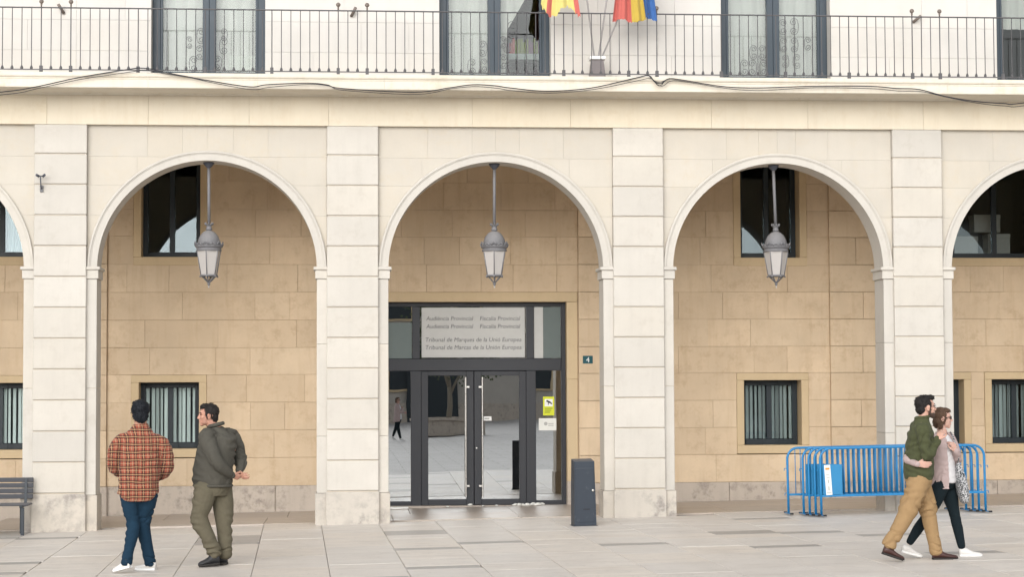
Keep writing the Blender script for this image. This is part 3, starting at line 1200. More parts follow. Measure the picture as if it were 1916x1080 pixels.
def text_mesh(body, size, width=None, shear=0.0, extrude=0.001):
    cu = bpy.data.curves.new('lettering', 'FONT')
    cu.body = body
    cu.size = size
    cu.shear = shear
    cu.align_x = 'CENTER'
    cu.extrude = extrude
    cu.resolution_u = 3
    ob = bpy.data.objects.new('tmp', cu)
    COL.objects.link(ob)
    dg = bpy.context.evaluated_depsgraph_get()
    me = bpy.data.meshes.new_from_object(ob.evaluated_get(dg))
    bpy.data.objects.remove(ob)
    bpy.data.curves.remove(cu)
    xs = [v.co.x for v in me.vertices]
    w = max(xs) - min(xs)
    k = (width / w) if width else 1.0
    for v in me.vertices:        # lettering stands in the XZ plane
        v.co = Vector((v.co.x * k, -v.co.z, v.co.y))
    return me


def lettering(body, size, width, x, y, z, mat, parent, shear=0.15):
    me = text_mesh(body, size, width, shear)
    me.materials.append(mat)
    o = place('lettering', me, parent)
    r, off = parent, Vector()
    while r is not None:
        off += r.location
        r = r.parent
    o.location = Vector((x, y, z)) - off
    return o


yt = yp - 0.0105
for body, width, x, z in (('Audi\u00e8ncia Provincial', 0.775, 5.800, 3.115), ('Fiscalia Provincial', 0.665, 6.628, 3.115),
                          ('Audiencia Provincial', 0.775, 5.800, 2.985), ('Fiscal\u00eda Provincial', 0.665, 6.628, 2.985),
                          ('Tribunal de Marques de la Uni\u00f3 Europea', 1.58, 6.19, 2.766), ('Tribunal de Marcas de la Uni\u00f3n Europea', 1.58, 6.19, 2.640)):
    lettering(body, 0.098, width, x, yt, z, M['letter'], E)

# curtain, shelf and papers seen through the balcony panes
cur = MB()
nn = 40
vs = []
for k in range(nn + 1):
    x = 5.62 + 1.42 * k / nn
    yy = 0.46 + 0.018 * sin(k * 0.9) + 0.010 * sin(k * 2.3)
    top = 9.1
    zlow = 6.62
    # swept aside: beyond the middle the edge climbs
    zc = zlow if x < 6.50 else zlow + (x - 6.50) * 0.0 + max(0.0, 7.34 - zlow) + (x - 6.50) * 1.75
    vs += [(x, yy, min(zc, top - 0.05)), (x, yy, top)]
cur.add(vs, [(2 * k, 2 * k + 2, 2 * k + 3, 2 * k + 1) for k in range(nn)])
o = cur.build('curtain', M['curtain'], None, True)
tag(o, 'white curtain swept aside behind the balcony door beside the flags', 'curtain')
for c, wd in ((2.1, 1.4), (10.5, 1.4), (14.7, 1.4)):
    cur = MB()
    vs = []
    for k in range(nn + 1):
        x = c - wd / 2 + wd * k / nn
        yy = 0.50 + 0.02 * sin(k * 1.1 + c) + 0.012 * sin(k * 2.6)
        vs += [(x, yy, 6.60 if c < 14 else 7.45), (x, yy, 9.1)]
    cur.add(vs, [(2 * k, 2 * k + 2, 2 * k + 3, 2 * k + 1) for k in range(nn)])
    o = cur.build('curtain', M['curtain'], None, True)
    tag(o, {2.1: 'thin white curtain behind the balcony door above the plaid-shirted man', 10.5: 'thin white curtain behind the balcony door above the blue barriers',
            14.7: 'short white curtain hanging half way down the last balcony door'}[c], 'curtain')

sh = empty('bookshelf', (6.78, 0.75, 6.52))
tag(sh, 'grey shelf with books behind the balcony door beside the flags', 'bookshelf')
m = MB()
m.box(-0.28, 0.28, 0.0, 0.28, 0.44, 0.53, 0.003)
m.build('shelf_board', M['slat_dim'], sh)
m = MB()
m.box(-0.29, -0.265, 0.0, 0.28, 0, 0.9)
m.box(0.265, 0.29, 0.0, 0.28, 0, 0.9)
m.build('upright', M['slat_dim'], sh)
M['book_red'] = flat_mat('book_red', (0.42, 0.06, 0.05))
M['book_tan'] = flat_mat('book_tan', (0.45, 0.34, 0.2))
M['book_green'] = flat_mat('book_green', (0.16, 0.19, 0.04))
M['book_violet'] = flat_mat('book_violet', (0.14, 0.07, 0.12))
rb = random.Random(4)
bx = -0.25
k = 0
while bx < 0.22:
    w = rb.uniform(0.03, 0.055)
    h = rb.uniform(0.16, 0.24)
    m = MB()
    m.box(0, w - 0.003, 0.02, 0.2, 0, h, 0.002)
    bc = ['red', 'tan', 'green', 'violet'][rb.randrange(4)]
    o = m.build('book', M['book_' + bc], None)
    o.location = (6.78 + bx, 0.75, 6.52 + 0.531)
    tag(o, 'small upright %s book on the shelf behind the balcony door' % bc, 'book', '%s books on the shelf' % bc)
    bx += w
    k += 1
for k in range(4):
    m = MB()
    m.box(-0.19, 0.19, -0.13, 0.13, 0, 0.075, 0.004)
    for q in range(3):
        m.box(-0.194, 0.194, -0.134, 0.134, 0.018 + q * 0.02, 0.022 + q * 0.02)
    o = m.build('paper_stack', M['paper'], None)
    o.location = (2.58, 0.43 + 0.09, 6.62 + 0.0755 * k)
    o.rotation_euler = (0, 0, rb.uniform(-0.05, 0.05))
    tag(o, ['lowest', 'second lowest', 'second highest', 'topmost'][k] + ' paper ream of the pile behind the balcony door glass', 'paper', 'paper reams behind the glass')
m = MB()
m.box(2.30, 2.85, 0.40, 0.75, 6.501, 6.619, 0.004)
o = m.build('window_bench', M['slat_dim'])
tag(o, 'low grey bench under the paper reams behind the balcony door', 'bench')
for k, (bx, bz, w, h) in enumerate(((14.15, 4.25, 0.34, 0.62), (14.62, 4.25, 0.42, 0.30), (15.2, 4.25, 0.38, 0.34), (15.0, 4.62, 0.45, 0.30))):
    m = MB()
    m.box(-w / 2, w / 2, 0, 0.3, 0, h, 0.004)
    m.box(-w / 2 - 0.006, w / 2 + 0.006, -0.006, 0.306, h - 0.07, h + 0.004, 0.003)
    o = m.build('storage_box', M['paper_print'])
    o.location = (bx, YW + 0.62, bz + (0.001 if k == 3 else 0))
    tag(o, ['tall grey storage box at the end behind the wide upper window', 'low grey storage box in the middle behind the wide upper window',
            'grey storage box carrying another behind the wide upper window', 'grey storage box lying on top of another behind the wide window'][k], 'box')
m = MB()
m.box(13.6, 15.7, YW + 0.50, YW + 1.05, 4.21, 4.2495, 0.003)
m.box(13.65, 13.7, YW + 0.55, YW + 1.0, 3.80, 4.2095)
m.box(15.6, 15.65, YW + 0.55, YW + 1.0, 3.80, 4.2095)
o = m.build('office_table', M['slat_dim'])
tag(o, 'grey table holding storage boxes behind the wide upper window', 'table')


# ------------------------------------------------------------------ hanging lanterns
def make_lantern(loc, label, phase, swing=0.0):
    T = empty('hanging_lantern', loc)
    tag(T, label, 'lantern', 'lanterns hanging in the arches')
    m = MB()
    m.lathe([(0.026, -0.085), (0.04, -0.07), (0.075, -0.03), (0.085, 0.0)], 0, 0, 16)
    m.build('ceiling_cup', M['lamp_dark'], T, True)
    zc = -0.915
    m = MB()
    m.tube([(0, 0, -0.08), (swing * 0.5, 0, -0.5), (swing, 0, zc + 0.01)], 0.0225, 12)
    m.build('rod', M['lamp_grey'], T, True)
    H = empty('lamp_head', (swing, 0, 0), T)
    m = MB()
    m.lathe([(0.045, zc - 0.085), (0.047, zc - 0.06), (0.036, zc - 0.045), (0.040, zc - 0.02), (0.056, zc - 0.005), (0.058, zc + 0.002), (0.024, zc + 0.002)], 0, 0, 16)
    for k in range(8):
        a = 2 * pi * k / 8
        m.tube([(0.050 * cos(a), 0.050 * sin(a), zc - 0.01), (0.060 * cos(a), 0.060 * sin(a), zc + 0.02), (0.056 * cos(a), 0.056 * sin(a), zc + 0.032)], [0.011, 0.009, 0.003], 6)
    m.build('crown', M['lamp_grey'], H, True)
    m = MB()
    z0 = -1.225
    prof = [(0.168, z0)]
    for k in range(1, 12):
        th = pi / 2 * k / 12
        prof.append((0.166 * cos(th) + 0.002, z0 + 0.225 * sin(th)))
    prof.append((0.046, z0 + 0.226))
    m.lathe(prof, 0, 0, 28)
    m.build('dome', M['lamp_grey'], H, True)
    m = MB()
    m.lathe([(0.150, -1.305), (0.183, -1.305), (0.186, -1.290), (0.178, -1.282), (0.180, -1.262), (0.197, -1.252), (0.204, -1.240), (0.204, -1.226), (0.196, -1.220), (0.168, -1.216)], 0, 0, 30)
    o = m.build('gallery', M['lamp_grey'], H, True)
    smooth_by_angle(o.data, 50)
    m = MB()
    for k in range(12):                      # upright leaves of the cresting
        a = 2 * pi * k / 12 + phase
        big = k % 2 == 0
        h = 0.062 if big else 0.034
        t = Vector((-sin(a), cos(a), 0))
        r0 = Vector((cos(a), sin(a), 0))
        w = 0.034 if big else 0.040
        for s in (-1, 1):
            base = r0 * 0.197 + t * s * w + Vector((0, 0, -1.228))
            tip = r0 * (0.212 if big else 0.204) + t * s * 0.006 + Vector((0, 0, -1.228 + h))
            mid = (base + tip) / 2 + t * s * 0.008
            m.tube([base, mid, tip], [0.011, 0.010, 0.005], 6)
    m.build('cresting', M['lamp_grey'], H, True)
    zt, zb, rt, rb = -1.306, -1.655, 0.176, 0.118
    for k in range(6):
        a0 = 2 * pi * k / 6 + phase
        a1 = a0 + 2 * pi / 6
        q = [Vector((r * cos(a), r * sin(a), z)) for r, z, a in ((rb, zb, a0), (rb, zb, a1), (rt, zt, a1), (rt, zt, a0))]
        nrm = (q[1] - q[0]).cross(q[3] - q[0]).normalized() * -0.004
        m = MB()
        q2 = [p + nrm for p in q]
        m.add(q + q2, [(0, 1, 2, 3), (7, 6, 5, 4), (0, 4, 5, 1), (1, 5, 6, 2), (2, 6, 7, 3), (3, 7, 4, 0)])
        m.build('pane', M['lamp_glass'], H)
        m = MB()
        m.tube([Vector((rb * 1.01 * cos(a0), rb * 1.01 * sin(a0), zb)), Vector((rt * 1.01 * cos(a0), rt * 1.01 * sin(a0), zt))], 0.0085, 6)
        m.build('rib', M['lamp_grey'], H, True)
    m = MB()
    m.lathe([(0.098, zb - 0.026), (0.126, zb - 0.022), (0.130, zb - 0.006), (0.122, zb + 0.004), (0.10, zb + 0.004)], 0, 0, 24)
    m.build('bottom_ring', M['lamp_grey'], H, True)
    m = MB()
    for k in range(6):
        a = 2 * pi * k / 6 + phase
        r0 = Vector((cos(a), sin(a), 0))
        pts = []
        for j in range(9):
            t = j / 8
            r = 0.128 - 0.118 * t ** 0.75 + 0.016 * sin(t * pi)
            pts.append(r0 * r + Vector((0, 0, zb - 0.012 - 0.105 * t ** 1.5)))
        m.tube(pts, [0.011] * 6 + [0.010, 0.009, 0.008], 6)
        c = r0 * 0.130 + Vector((0, 0, zb - 0.026))
        m.sphere(c, 0.014, 8, 6)
    m.lathe([(0.008, zb - 0.16), (0.020, zb - 0.145), (0.024, zb - 0.13), (0.016, zb - 0.112), (0.028, zb - 0.10), (0.02, zb - 0.09)], 0, 0, 12)
    m.build('scroll_base', M['lamp_grey'], H, True)
    m = MB()
    m.lathe([(0.004, zb - 0.195), (0.011, zb - 0.183), (0.012, zb - 0.172), (0.007, zb - 0.158)], 0, 0, 10)
    m.build('finial', M['lamp_glass'], H, True)
    return T


YL = 0.32
make_lantern((2.098, YL, 5.327), 'grey lantern hanging in the arch above the plaid-shirted man', 0.35, 0.006)
make_lantern((6.296, YL, 5.327), 'grey lantern hanging in the arch over the glass entrance', 0.42, -0.004)
make_lantern((10.490, YL, 5.327), 'grey lantern hanging in the arch before the narrow upper window', 0.86, 0.026)


# ------------------------------------------------------------------ blue crowd barriers
def make_barrier():
    T = empty('crowd_barrier', (0, 0, 0))
    L, H, r, R = 2.40, 0.955, 0.0175, 0.16
    pts = [(0, 0, 0.012), (0, 0, 0.4), (0, 0, H - R)]
    for k in range(1, 8):
        a = pi / 2 * k / 8
        pts.append((R - R * cos(a), 0, H - R + R * sin(a)))
    pts += [(R, 0, H), (L / 2, 0, H), (L - R, 0, H)]
    for k in range(1, 8):
        a = pi / 2 * k / 8
        pts.append((L - R + R * sin(a), 0, H - R + R * cos(a)))
    pts += [(L, 0, H - R), (L, 0, 0.4), (L, 0, 0.012)]
    m = MB()
    m.tube(pts, r, 10)
    m.build('frame', M['barrier'], T, True)
    m = MB()
    m.box(0.012, L - 0.012, -0.016, 0.016, 0.262, 0.292, 0.004)
    m.build('lower_rail', M['barrier'], T)
    n = 29
    bm_ = MB()
    bm_.tube([(0, 0, 0.291), (0, 0, 0.948)], 0.0068, 6)
    me = bm_.mesh('bar', True)
    me.materials.append(M['barrier'])
    for k in range(n):
        x = 0.115 + (L - 0.23) * k / (n - 1)
        o = place('bar', me, T)
        o.location = (x, 0, 0)
    m = MB()
    m.box(0.03, 0.31, -0.022, -0.0185, 0.296, 0.725, 0.001)
    m.build('panel', M['barrier_panel'], T)
    for x in (0.0, L):
        m = MB()
        m.box(x - 0.020, x + 0.020, -0.20, 0.20, 0.0, 0.012, 0.003)
        f = m.build('foot', M['barrier'], T)
        for s in (-1, 1):
            m = MB()
            a, b = sorted((s * 0.199, s * 0.235))
            m.box(x - 0.023, x + 0.023, a, b, -0.001, 0.022, 0.004)
            m.build('rubber_tip', M['rubber'], f)
    for x, s in ((0.0, -1), (L, 1)):
        m = MB()
        for zz in (0.30, 0.66):
            m.tube([(x + s * 0.012, 0, zz), (x + s * 0.045, 0, zz), (x + s * 0.05, 0, zz - 0.035)], 0.006, 6)
        m.build('hook', M['barrier'], T, True)
    return T


bar0 = make_barrier()
BARS = [(10.52, -0.36, 0.000, 'rearmost blue crowd barrier, standing against the pier'),
        (10.70, -0.56, 0.004, 'blue crowd barrier next to the rearmost of the row'),
        (10.765, -0.66, -0.004, 'middle blue crowd barrier of the five stood together'),
        (10.83, -0.76, 0.006, 'blue crowd barrier directly behind the one with a white notice'),
        (10.875, -0.92, 0.002, 'blue crowd barrier with a white notice strip on its panel')]
for k, (x, y, rz, lab) in enumerate(BARS):
    o = bar0 if k == 0 else copy_tree(bar0)
    o.location = (x, y, gz(x + 1.2) + 0.001)
    o.rotation_euler = (0, math.atan(-0.016), rz)
    tag(o, lab, 'barrier', 'blue barriers in front of the arcade')
for ch in [c for c in bar0.children if c.name.startswith('panel')]:
    bpy.data.objects.remove(ch)
m = MB()
m.box(-0.044, 0.044, -0.0012, 0, -0.215, 0.215)
notice = m.build('notice_strip', M['paper'], o)
notice.location = (0.105, -0.0235, 0.505)
notice.rotation_euler = (0, radians(-3), 0)
for zz, h, w, mt in ((0.16, 0.03, 0.03, 'orange'), (0.08, 0.012, 0.024, 'paper_print'), (0.03, 0.012, 0.024, 'paper_print'), (-0.02, 0.05, 0.010, 'paper_print'), (-0.12, 0.06, 0.010, 'paper_print'), (-0.18, 0.012, 0.035, 'paper_print')):
    m = MB()
    m.box(-w, w, -0.0030, -0.0018, zz - h / 2, zz + h / 2)
    q = m.build('notice_print', M[mt], o)
    q.location = notice.location
    q.rotation_euler = notice.rotation_euler

# ------------------------------------------------------------------ bench
T = empty('street_bench', (-1.2, -0.32, gz(-1.2)))
tag(T, 'dark grey slatted street bench standing before the pier', 'bench')
for k in range(4):
    m = MB()
    z = 0.505 + k * 0.078
    y = 0.19 + 0.03 * k / 3 * 1.5
    m.box(-0.86, 0.86, y, y + 0.026, z, z + 0.066, 0.006)
    m.build('back_slat', M['bench'], T)
for k in range(5):
    m = MB()
    y = -0.25 + k * 0.085
    m.box(-0.86, 0.86, y, y + 0.074, 0.425, 0.452, 0.006)
    m.build('seat_slat', M['bench'], T)
for x in (-0.76, 0.76):
    for y, dx in ((-0.22, 0.02), (0.16, -0.05)):
        m = MB()
        m.box(x + dx - 0.024, x + dx + 0.024, y - 0.02, y + 0.02, 0.0, 0.40, 0.004)
        m.build('leg', M['bench_leg'], T)
    m = MB()
    m.box(x - 0.022, x + 0.022, -0.25, 0.19, 0.401, 0.424, 0.003)
    m.prism_yz([(0.164, 0.401), (0.188, 0.401), (0.232, 0.80), (0.218, 0.80)], x - 0.02, x + 0.02)
    m.build('bracket', M['bench_leg'], T)

# ------------------------------------------------------------------ metal service cabinet by the entrance
T = empty('service_cabinet', (7.40, -1.41, gz(7.40)), None, radians(-4))
tag(T, 'slim scuffed slate-blue metal service cabinet standing before the entrance', 'cabinet')
T.rotation_euler = (0, radians(-0.8), radians(5))
m = MB()
b0, b1, zt = 0.156, 0.142, 0.90
pr = [(-0.13, 0.0), (-0.125, 0.895), (0.10, 0.925), (0.125, 0.60), (0.125, 0.0)]
vs = []
for s in (-1, 1):
    for y, z in pr:
        w = b0 + (b1 - b0) * z / zt
        vs.append((s * w, y, z))
n = len(pr)
m.add(vs, [tuple(range(n)), tuple(range(2 * n - 1, n - 1, -1))] + [(i, i + n, (i + 1) % n + n, (i + 1) % n) for i in range(n)])
body = m.build('casing', M['cabinet'], T)
bm = bmesh.new()
bm.from_mesh(body.data)
bmesh.ops.recalc_face_normals(bm, faces=bm.faces)
bmesh.ops.bevel(bm, geom=list(bm.edges), offset=0.004, segments=1, affect='EDGES', profile=0.5)
bm.to_mesh(body.data)
bm.free()
m = MB()
m.box(-0.128, 0.122, -0.1335, -0.1265, 0.05, 0.80, 0.003)
door = m.build('door', M['cabinet'], T)
m = MB()
m.box(-0.03, 0.065, -0.138, -0.1352, 0.225, 0.238)
m.build('slot', M['black'], door)
m = MB()
m.lathe([(0.018, 0), (0.018, 0.012), (0.010, 0.018)], 0, 0, 10)
lk = m.build('lock', M['steel'], door, True)
lk.location = (0.110, -0.135, 0.49)
lk.rotation_euler = (pi / 2, 0, 0)
m = MB()
m.box(-0.172, 0.172, -0.145, 0.14, -0.02, 0.006, 0.002)
m.build('base_plate', M['bench_leg'], T)

# ------------------------------------------------------------------ house number, notices, security cameras, holders
T = empty('house_number_plate', (8.055, YW - 0.0485, 2.46))
tag(T, 'small teal house number plate reading 4 beside the entrance', 'sign')
m = MB()
m.box(-0.082, 0.082, -0.008, 0.0, -0.064, 0.064, 0.003)
m.build('plate', M['teal'], T)
lettering('4', 0.12, None, 8.055, YW - 0.0575, 2.418, M['white'], T, 0.0)

T = empty('camera_notice', (7.43, YW + 0.19, 1.70))
tag(T, 'yellow video surveillance sticker on the side light of the entrance', 'sticker')
m = MB()
m.box(-0.092, 0.092, -0.0012, 0, -0.155, 0.155)
m.build('sheet', M['yellow'], T)
m = MB()
m.box(-0.066, 0.066, -0.0022, -0.0013, -0.005, 0.115)
ic = m.build('icon_panel', M['white'], T)
m = MB()
m.prism_xz([(-0.045, 0.078), (0.02, 0.045), (0.036, 0.068), (-0.028, 0.100)], -0.0032, -0.0023)
m.prism_xz([(0.022, 0.046), (0.052, 0.026), (0.058, 0.044), (0.036, 0.064)], -0.0032, -0.0023)
m.prism_xz([(-0.012, 0.060), (0.0, 0.055), (0.0, 0.020), (-0.012, 0.020)], -0.0034, -0.0033)
m.build('camera_mark', M['black'], T)
m = MB()
for k in range(3):
    m.box(-0.062, 0.062 - 0.02 * k, -0.0022, -0.0013, -0.045 - 0.032 * k, -0.031 - 0.032 * k)
m.build('print_line', M['book_green'], T)

T = empty('paper_notice', (7.41, YW + 0.19, 1.40))
tag(T, 'white paper notice below the yellow sticker on the entrance glass', 'notice')
m = MB()
m.box(-0.145, 0.145, -0.001, 0, -0.10, 0.10)
m.build('sheet', M['paper'], T)
m = MB()
m.lathe([(0.03, 0), (0.03, 0.0008)], -0.03, 0, 14)
for q in range(2):
    m.box(-0.10, 0.02, 0.0, 0.0, 0, 0)
o = m.build('emblem', M['paper_print'], T)
o.location = (0, -0.0011, 0.01)
o.rotation_euler = (pi / 2, 0, 0)
m = MB()
for k in range(2):
    m.box(0.01, 0.10, -0.0020, -0.0011, 0.005 - 0.03 * k, 0.017 - 0.03 * k)
m.build('print_line', M['paper_print'], T)

m = MB()
m.box(-0.065, 0.065, -0.0012, 0, -0.035, 0.035)
m.box(-0.05, 0.03, -0.0022, -0.0013, -0.012, 0.012, 0, 1)
o = m.build('door_sticker', [M['white'], M['paper_print']])
o.location = (6.42, YW + 0.19, 1.50)
tag(o, 'small white sticker beside the pull bar of the glass door', 'sticker')

T = empty('security_camera', (-0.265, -0.002, 4.97))
T.scale = (0.68, 0.8, 0.75)
tag(T, 'pair of small grey security cameras bracketed on the pier', 'camera')
m = MB()
m.box(-0.035, 0.035, -0.02, 0.0, -0.16, -0.03, 0.004)
m.build('wall_plate', M['lamp_grey'], T)
m = MB()
m.tube([(0.0, -0.02, -0.10), (0.0, -0.10, -0.05), (-0.01, -0.11, 0.10), (-0.01, -0.11, 0.135)], 0.013, 8)
m.tube([(-0.05, -0.11, 0.135), (0.055, -0.11, 0.135)], 0.011, 8)
m.build('arm', M['lamp_dark'], T, True)
for s in (-1, 1):
    m = MB()
    m.lathe([(0.012, -0.03), (0.026, -0.025), (0.026, 0.05), (0.018, 0.055)], 0, 0, 12)
    o = m.build('camera_body', M['lamp_dark'], T, True)
    o.location = (s * 0.058, -0.12, 0.14)
    o.rotation_euler = (radians(75), 0, radians(35 * s))

for x, lab in ((0.0, 'short brown flagpole holder on the wall over the security cameras'), (4.2, 'short brown flagpole holder on the wall between two balcony doors'),
               (12.61, 'short brown flagpole holder on the wall above the couple')):
    T = empty('flagpole_holder', (x, 0.098, 7.52))
    tag(T, lab, 'holder', 'flagpole holders on the upper wall')
    m = MB()
    m.box(-0.035, 0.035, -0.014, 0.0, -0.06, 0.06, 0.004)
    m.build('plate', M['upper'], T)
    m = MB()
    sx = -1 if x > 10 else (1 if x < 1 else -1)
    m.tube([(0.02 * sx, -0.012, -0.05), (-0.045 * sx * (1.6 if x > 10 else 1), -0.11, 0.06 if x < 10 else 0.03)], 0.022, 10)
    m.build('socket', M['ball'], T, True)

# ------------------------------------------------------------------ flags on the balcony
M['flag_red'] = cloth_mat('flag_red', (0.48, 0.12, 0.10), 0.1, 9)
M['flag_yellow'] = cloth_mat('flag_yellow', (0.58, 0.50, 0.17), 0.1, 9)
M['flag_gold'] = cloth_mat('flag_gold', (0.46, 0.33, 0.06), 0.1, 9)
M['flag_blue'] = cloth_mat('flag_blue', (0.045, 0.12, 0.32), 0.1, 9)
M['pole'] = paint_mat('flag_pole', (0.46, 0.44, 0.44), 0.4, 0.2, 0.1, 10)
T = empty('flag_stand', (7.772, -0.22, 6.5))
tag(T, 'grey tapered flag stand with a white rim on the balcony floor', 'stand')
m = MB()
m.lathe([(0.165, 0.0), (0.120, 0.30)], 0, 0, 4, 0, pi / 4)
m.build('base', paint_mat('stand_grey', (0.16, 0.14, 0.14), 0.6), T)
m = MB()
m.box(-0.115, 0.115, -0.115, 0.115, 0.3005, 0.345, 0.006)
m.build('rim', M['white'], T)


def make_flag(label, base, tip, cols, cx0, cx1, ztop, zbot, rag, y, amp, seed):
    T = empty('flag', base)
    tag(T, label, 'flag', 'flags on the balcony')
    b, t = Vector(base), Vector(tip)
    m = MB()
    m.tube([(0, 0, 0), (t - b) * 0.5, t - b], [0.013, 0.012, 0.010], 8)
    m.sphere(t - b, 0.025, 10, 6)
    m.build('pole', M['pole'], T, True)
    rr = random.Random(seed)
    nx, nz = 48, 30
    vs, fs, mi = [], [], []
    mats = [M[c] for c in cols]
    prof = [rr.uniform(0, 1) for _ in range(nx + 1)]
    for j in range(nz + 1):
        v = j / nz
        for k in range(nx + 1):
            u = k / nx
            zb = zbot + rag * (0.5 + 0.5 * sin(u * 9 + seed)) + rag * 0.4 * prof[k]
            z = ztop + (zb - ztop) * v
            spread = 0.35 + 0.65 * v
            x = cx0 + (cx1 - cx0) * (0.5 + (u - 0.5) * spread) + 0.02 * sin(v * 4 + u * 3)
            yy = y + amp * sin(u * 15 + 1.5 * v + seed) * (0.5 + 0.5 * v) + amp * 0.5 * sin(u * 31 + seed * 2 + v)
            vs.append((x - b.x, yy - b.y, z - b.z))
    for j in range(nz):
        for k in range(nx):
            a = j * (nx + 1) + k
            fs.append((a, a + 1, a + nx + 2, a + nx + 1))
            mi.append(min(int(k / nx * len(cols)), len(cols) - 1))
    uniq = []
    for c in mats:
        if c not in uniq:
            uniq.append(c)
    m = MB()
    m.add(vs, fs)
    m.mi = [uniq.index(mats[i]) for i in mi]
    m.build('cloth', uniq, T, True)
    return T


make_flag('tattered yellow and red striped flag hanging over the railing', (7.735, -0.24, 6.79), (7.40, -0.62, 9.15), ['flag_yellow', 'flag_red', 'flag_yellow', 'flag_yellow', 'flag_yellow', 'flag_yellow', 'flag_red'][:7],
          6.92, 7.47, 9.0, 7.32, 0.16, -0.66, 0.022, 2)
make_flag('red and yellow flag hanging folded over the railing', (7.785, -0.24, 6.79), (8.10, -0.70, 9.25), ['flag_red', 'flag_red', 'flag_red', 'flag_gold', 'flag_gold'],
          7.955, 8.42, 9.1, 7.27, 0.05, -0.68, 0.030, 5)
make_flag('blue flag hanging beside the red and yellow one', (7.82, -0.24, 6.79), (8.62, -0.66, 8.75), ['flag_blue', 'flag_blue'],
          8.30, 8.60, 8.6, 7.31, 0.05, -0.60, 0.030, 9)

# ------------------------------------------------------------------ cables slung along the balcony edge
CAB = [(-0.758, 6.201), (-0.261, 6.28), (0.356, 6.422), (1.08, 6.548), (1.207, 6.56), (1.357, 6.546), (1.477, 6.515), (1.861, 6.442), (2.185, 6.384), (2.736, 6.304), (2.985, 6.337), (3.546, 6.364),
       (3.827, 6.343), (4.048, 6.291), (5.07, 6.245), (5.576, 6.311), (5.914, 6.36), (6.245, 6.347), (6.453, 6.318), (6.994, 6.276), (7.637, 6.327), (8.291, 6.48), (8.471, 6.513), (8.56, 6.42), (8.65, 6.40), (8.759, 6.468),
       (8.954, 6.454), (9.525, 6.365), (10.051, 6.346), (10.871, 6.376), (11.718, 6.383), (12.115, 6.355), (12.457, 6.342), (12.854, 6.242), (13.285, 6.175), (13.709, 6.146), (14.022, 6.156), (15.5, 6.40)]


def catmull(P, n=6):
    out = []
    for i in range(len(P) - 1):
        p0, p1, p2, p3 = (Vector(P[max(i - 1, 0)]), Vector(P[i]), Vector(P[i + 1]), Vector(P[min(i + 2, len(P) - 1)]))
        for k in range(n):
            t = k / n
            out.append(0.5 * ((2 * p1) + (p2 - p0) * t + (2 * p0 - 5 * p1 + 4 * p2 - p3) * t * t + (3 * p1 - p0 - 3 * p2 + p3) * t ** 3))
    out.append(Vector(P[-1]))
    return out


for k, lab in enumerate(('thick black cable slung in waves along the balcony edge', 'thin black cable sagging below the thick one along the balcony')):
    rr = random.Random(40 + k)
    P = [(-2.5, -0.66 - 0.012 * k, 6.02)] + [(x + (0.03 * k), -0.655 - 0.012 * k, z - (k * (0.012 + 0.028 * abs(sin(x * 1.7))))) for x, z in CAB]
    m = MB()
    m.tube(catmull(P), 0.0082 - 0.003 * k, 6)
    o = m.build('cable', M['cable'], None, True)
    tag(o, lab, 'cable', 'cables along the balcony')
for k, dz in enumerate((0.10, 0.15)):
    P = [(8.47 + 0.01 * k, -0.67, 6.515), (8.53, -0.675, 6.45), (8.62, -0.68, 6.51 - dz), (8.72, -0.675, 6.45), (8.78, -0.67, 6.475)]
    m = MB()
    m.tube(catmull(P), 0.0055, 6)
    o = m.build('cable', M['cable'], None, True)
    tag(o, ('short black cable loop tied up beside the flags', 'longer black cable loop drooping beside the flags')[k], 'cable', 'cables along the balcony')

# ------------------------------------------------------------------ scraps at the doorstep
rr = random.Random(21)
spots = [(6.86 + 0.045 * k + rr.uniform(-0.02, 0.02), 3.58 + rr.uniform(-0.10, 0.05), rr.uniform(0.018, 0.045)) for k in range(9)]
spots += [(6.12, 3.62, 0.03), (6.55, 3.60, 0.02), (7.3, 3.60, 0.035), (5.75, 3.6, 0.02), (6.33, 3.6, 0.018)]
for k, (x, y, s) in enumerate(spots):
    m = MB()
    m.sphere((0, 0, 0), 1.0, 7, 5)
    m.v = [(Vector(v) * (1 + 0.5 * noise.noise(Vector(v) * 2 + Vector((k * 3.1, 0, 0))))) for v in m.v]
    m.v = [(v[0] * s * 1.3, v[1] * s, max(v[2], -0.6) * s * 0.7 + s * 0.42) for v in m.v]
    o = m.build('paper_scrap', M['paper'])
    o.location = (x, y, gz(x) + 0.006 if y < 3.62 else 0.086)
    tag(o, 'crumpled white paper scrap lying on the entrance doorstep', 'litter', 'paper scraps on the doorstep')
m = MB()
m.box(-0.16, 0.14, -0.08, 0.08, 0, 0.03, 0.006)
m.box(-0.13, 0.05, -0.12, -0.081, 0.0, 0.022, 0.005)
o = m.build('foam_sheet', M['white'])
o.location = (4.97, 3.5, gz(4.97) + 0.006)
tag(o, 'flat white foam sheet lying at the foot of the entrance', 'litter')

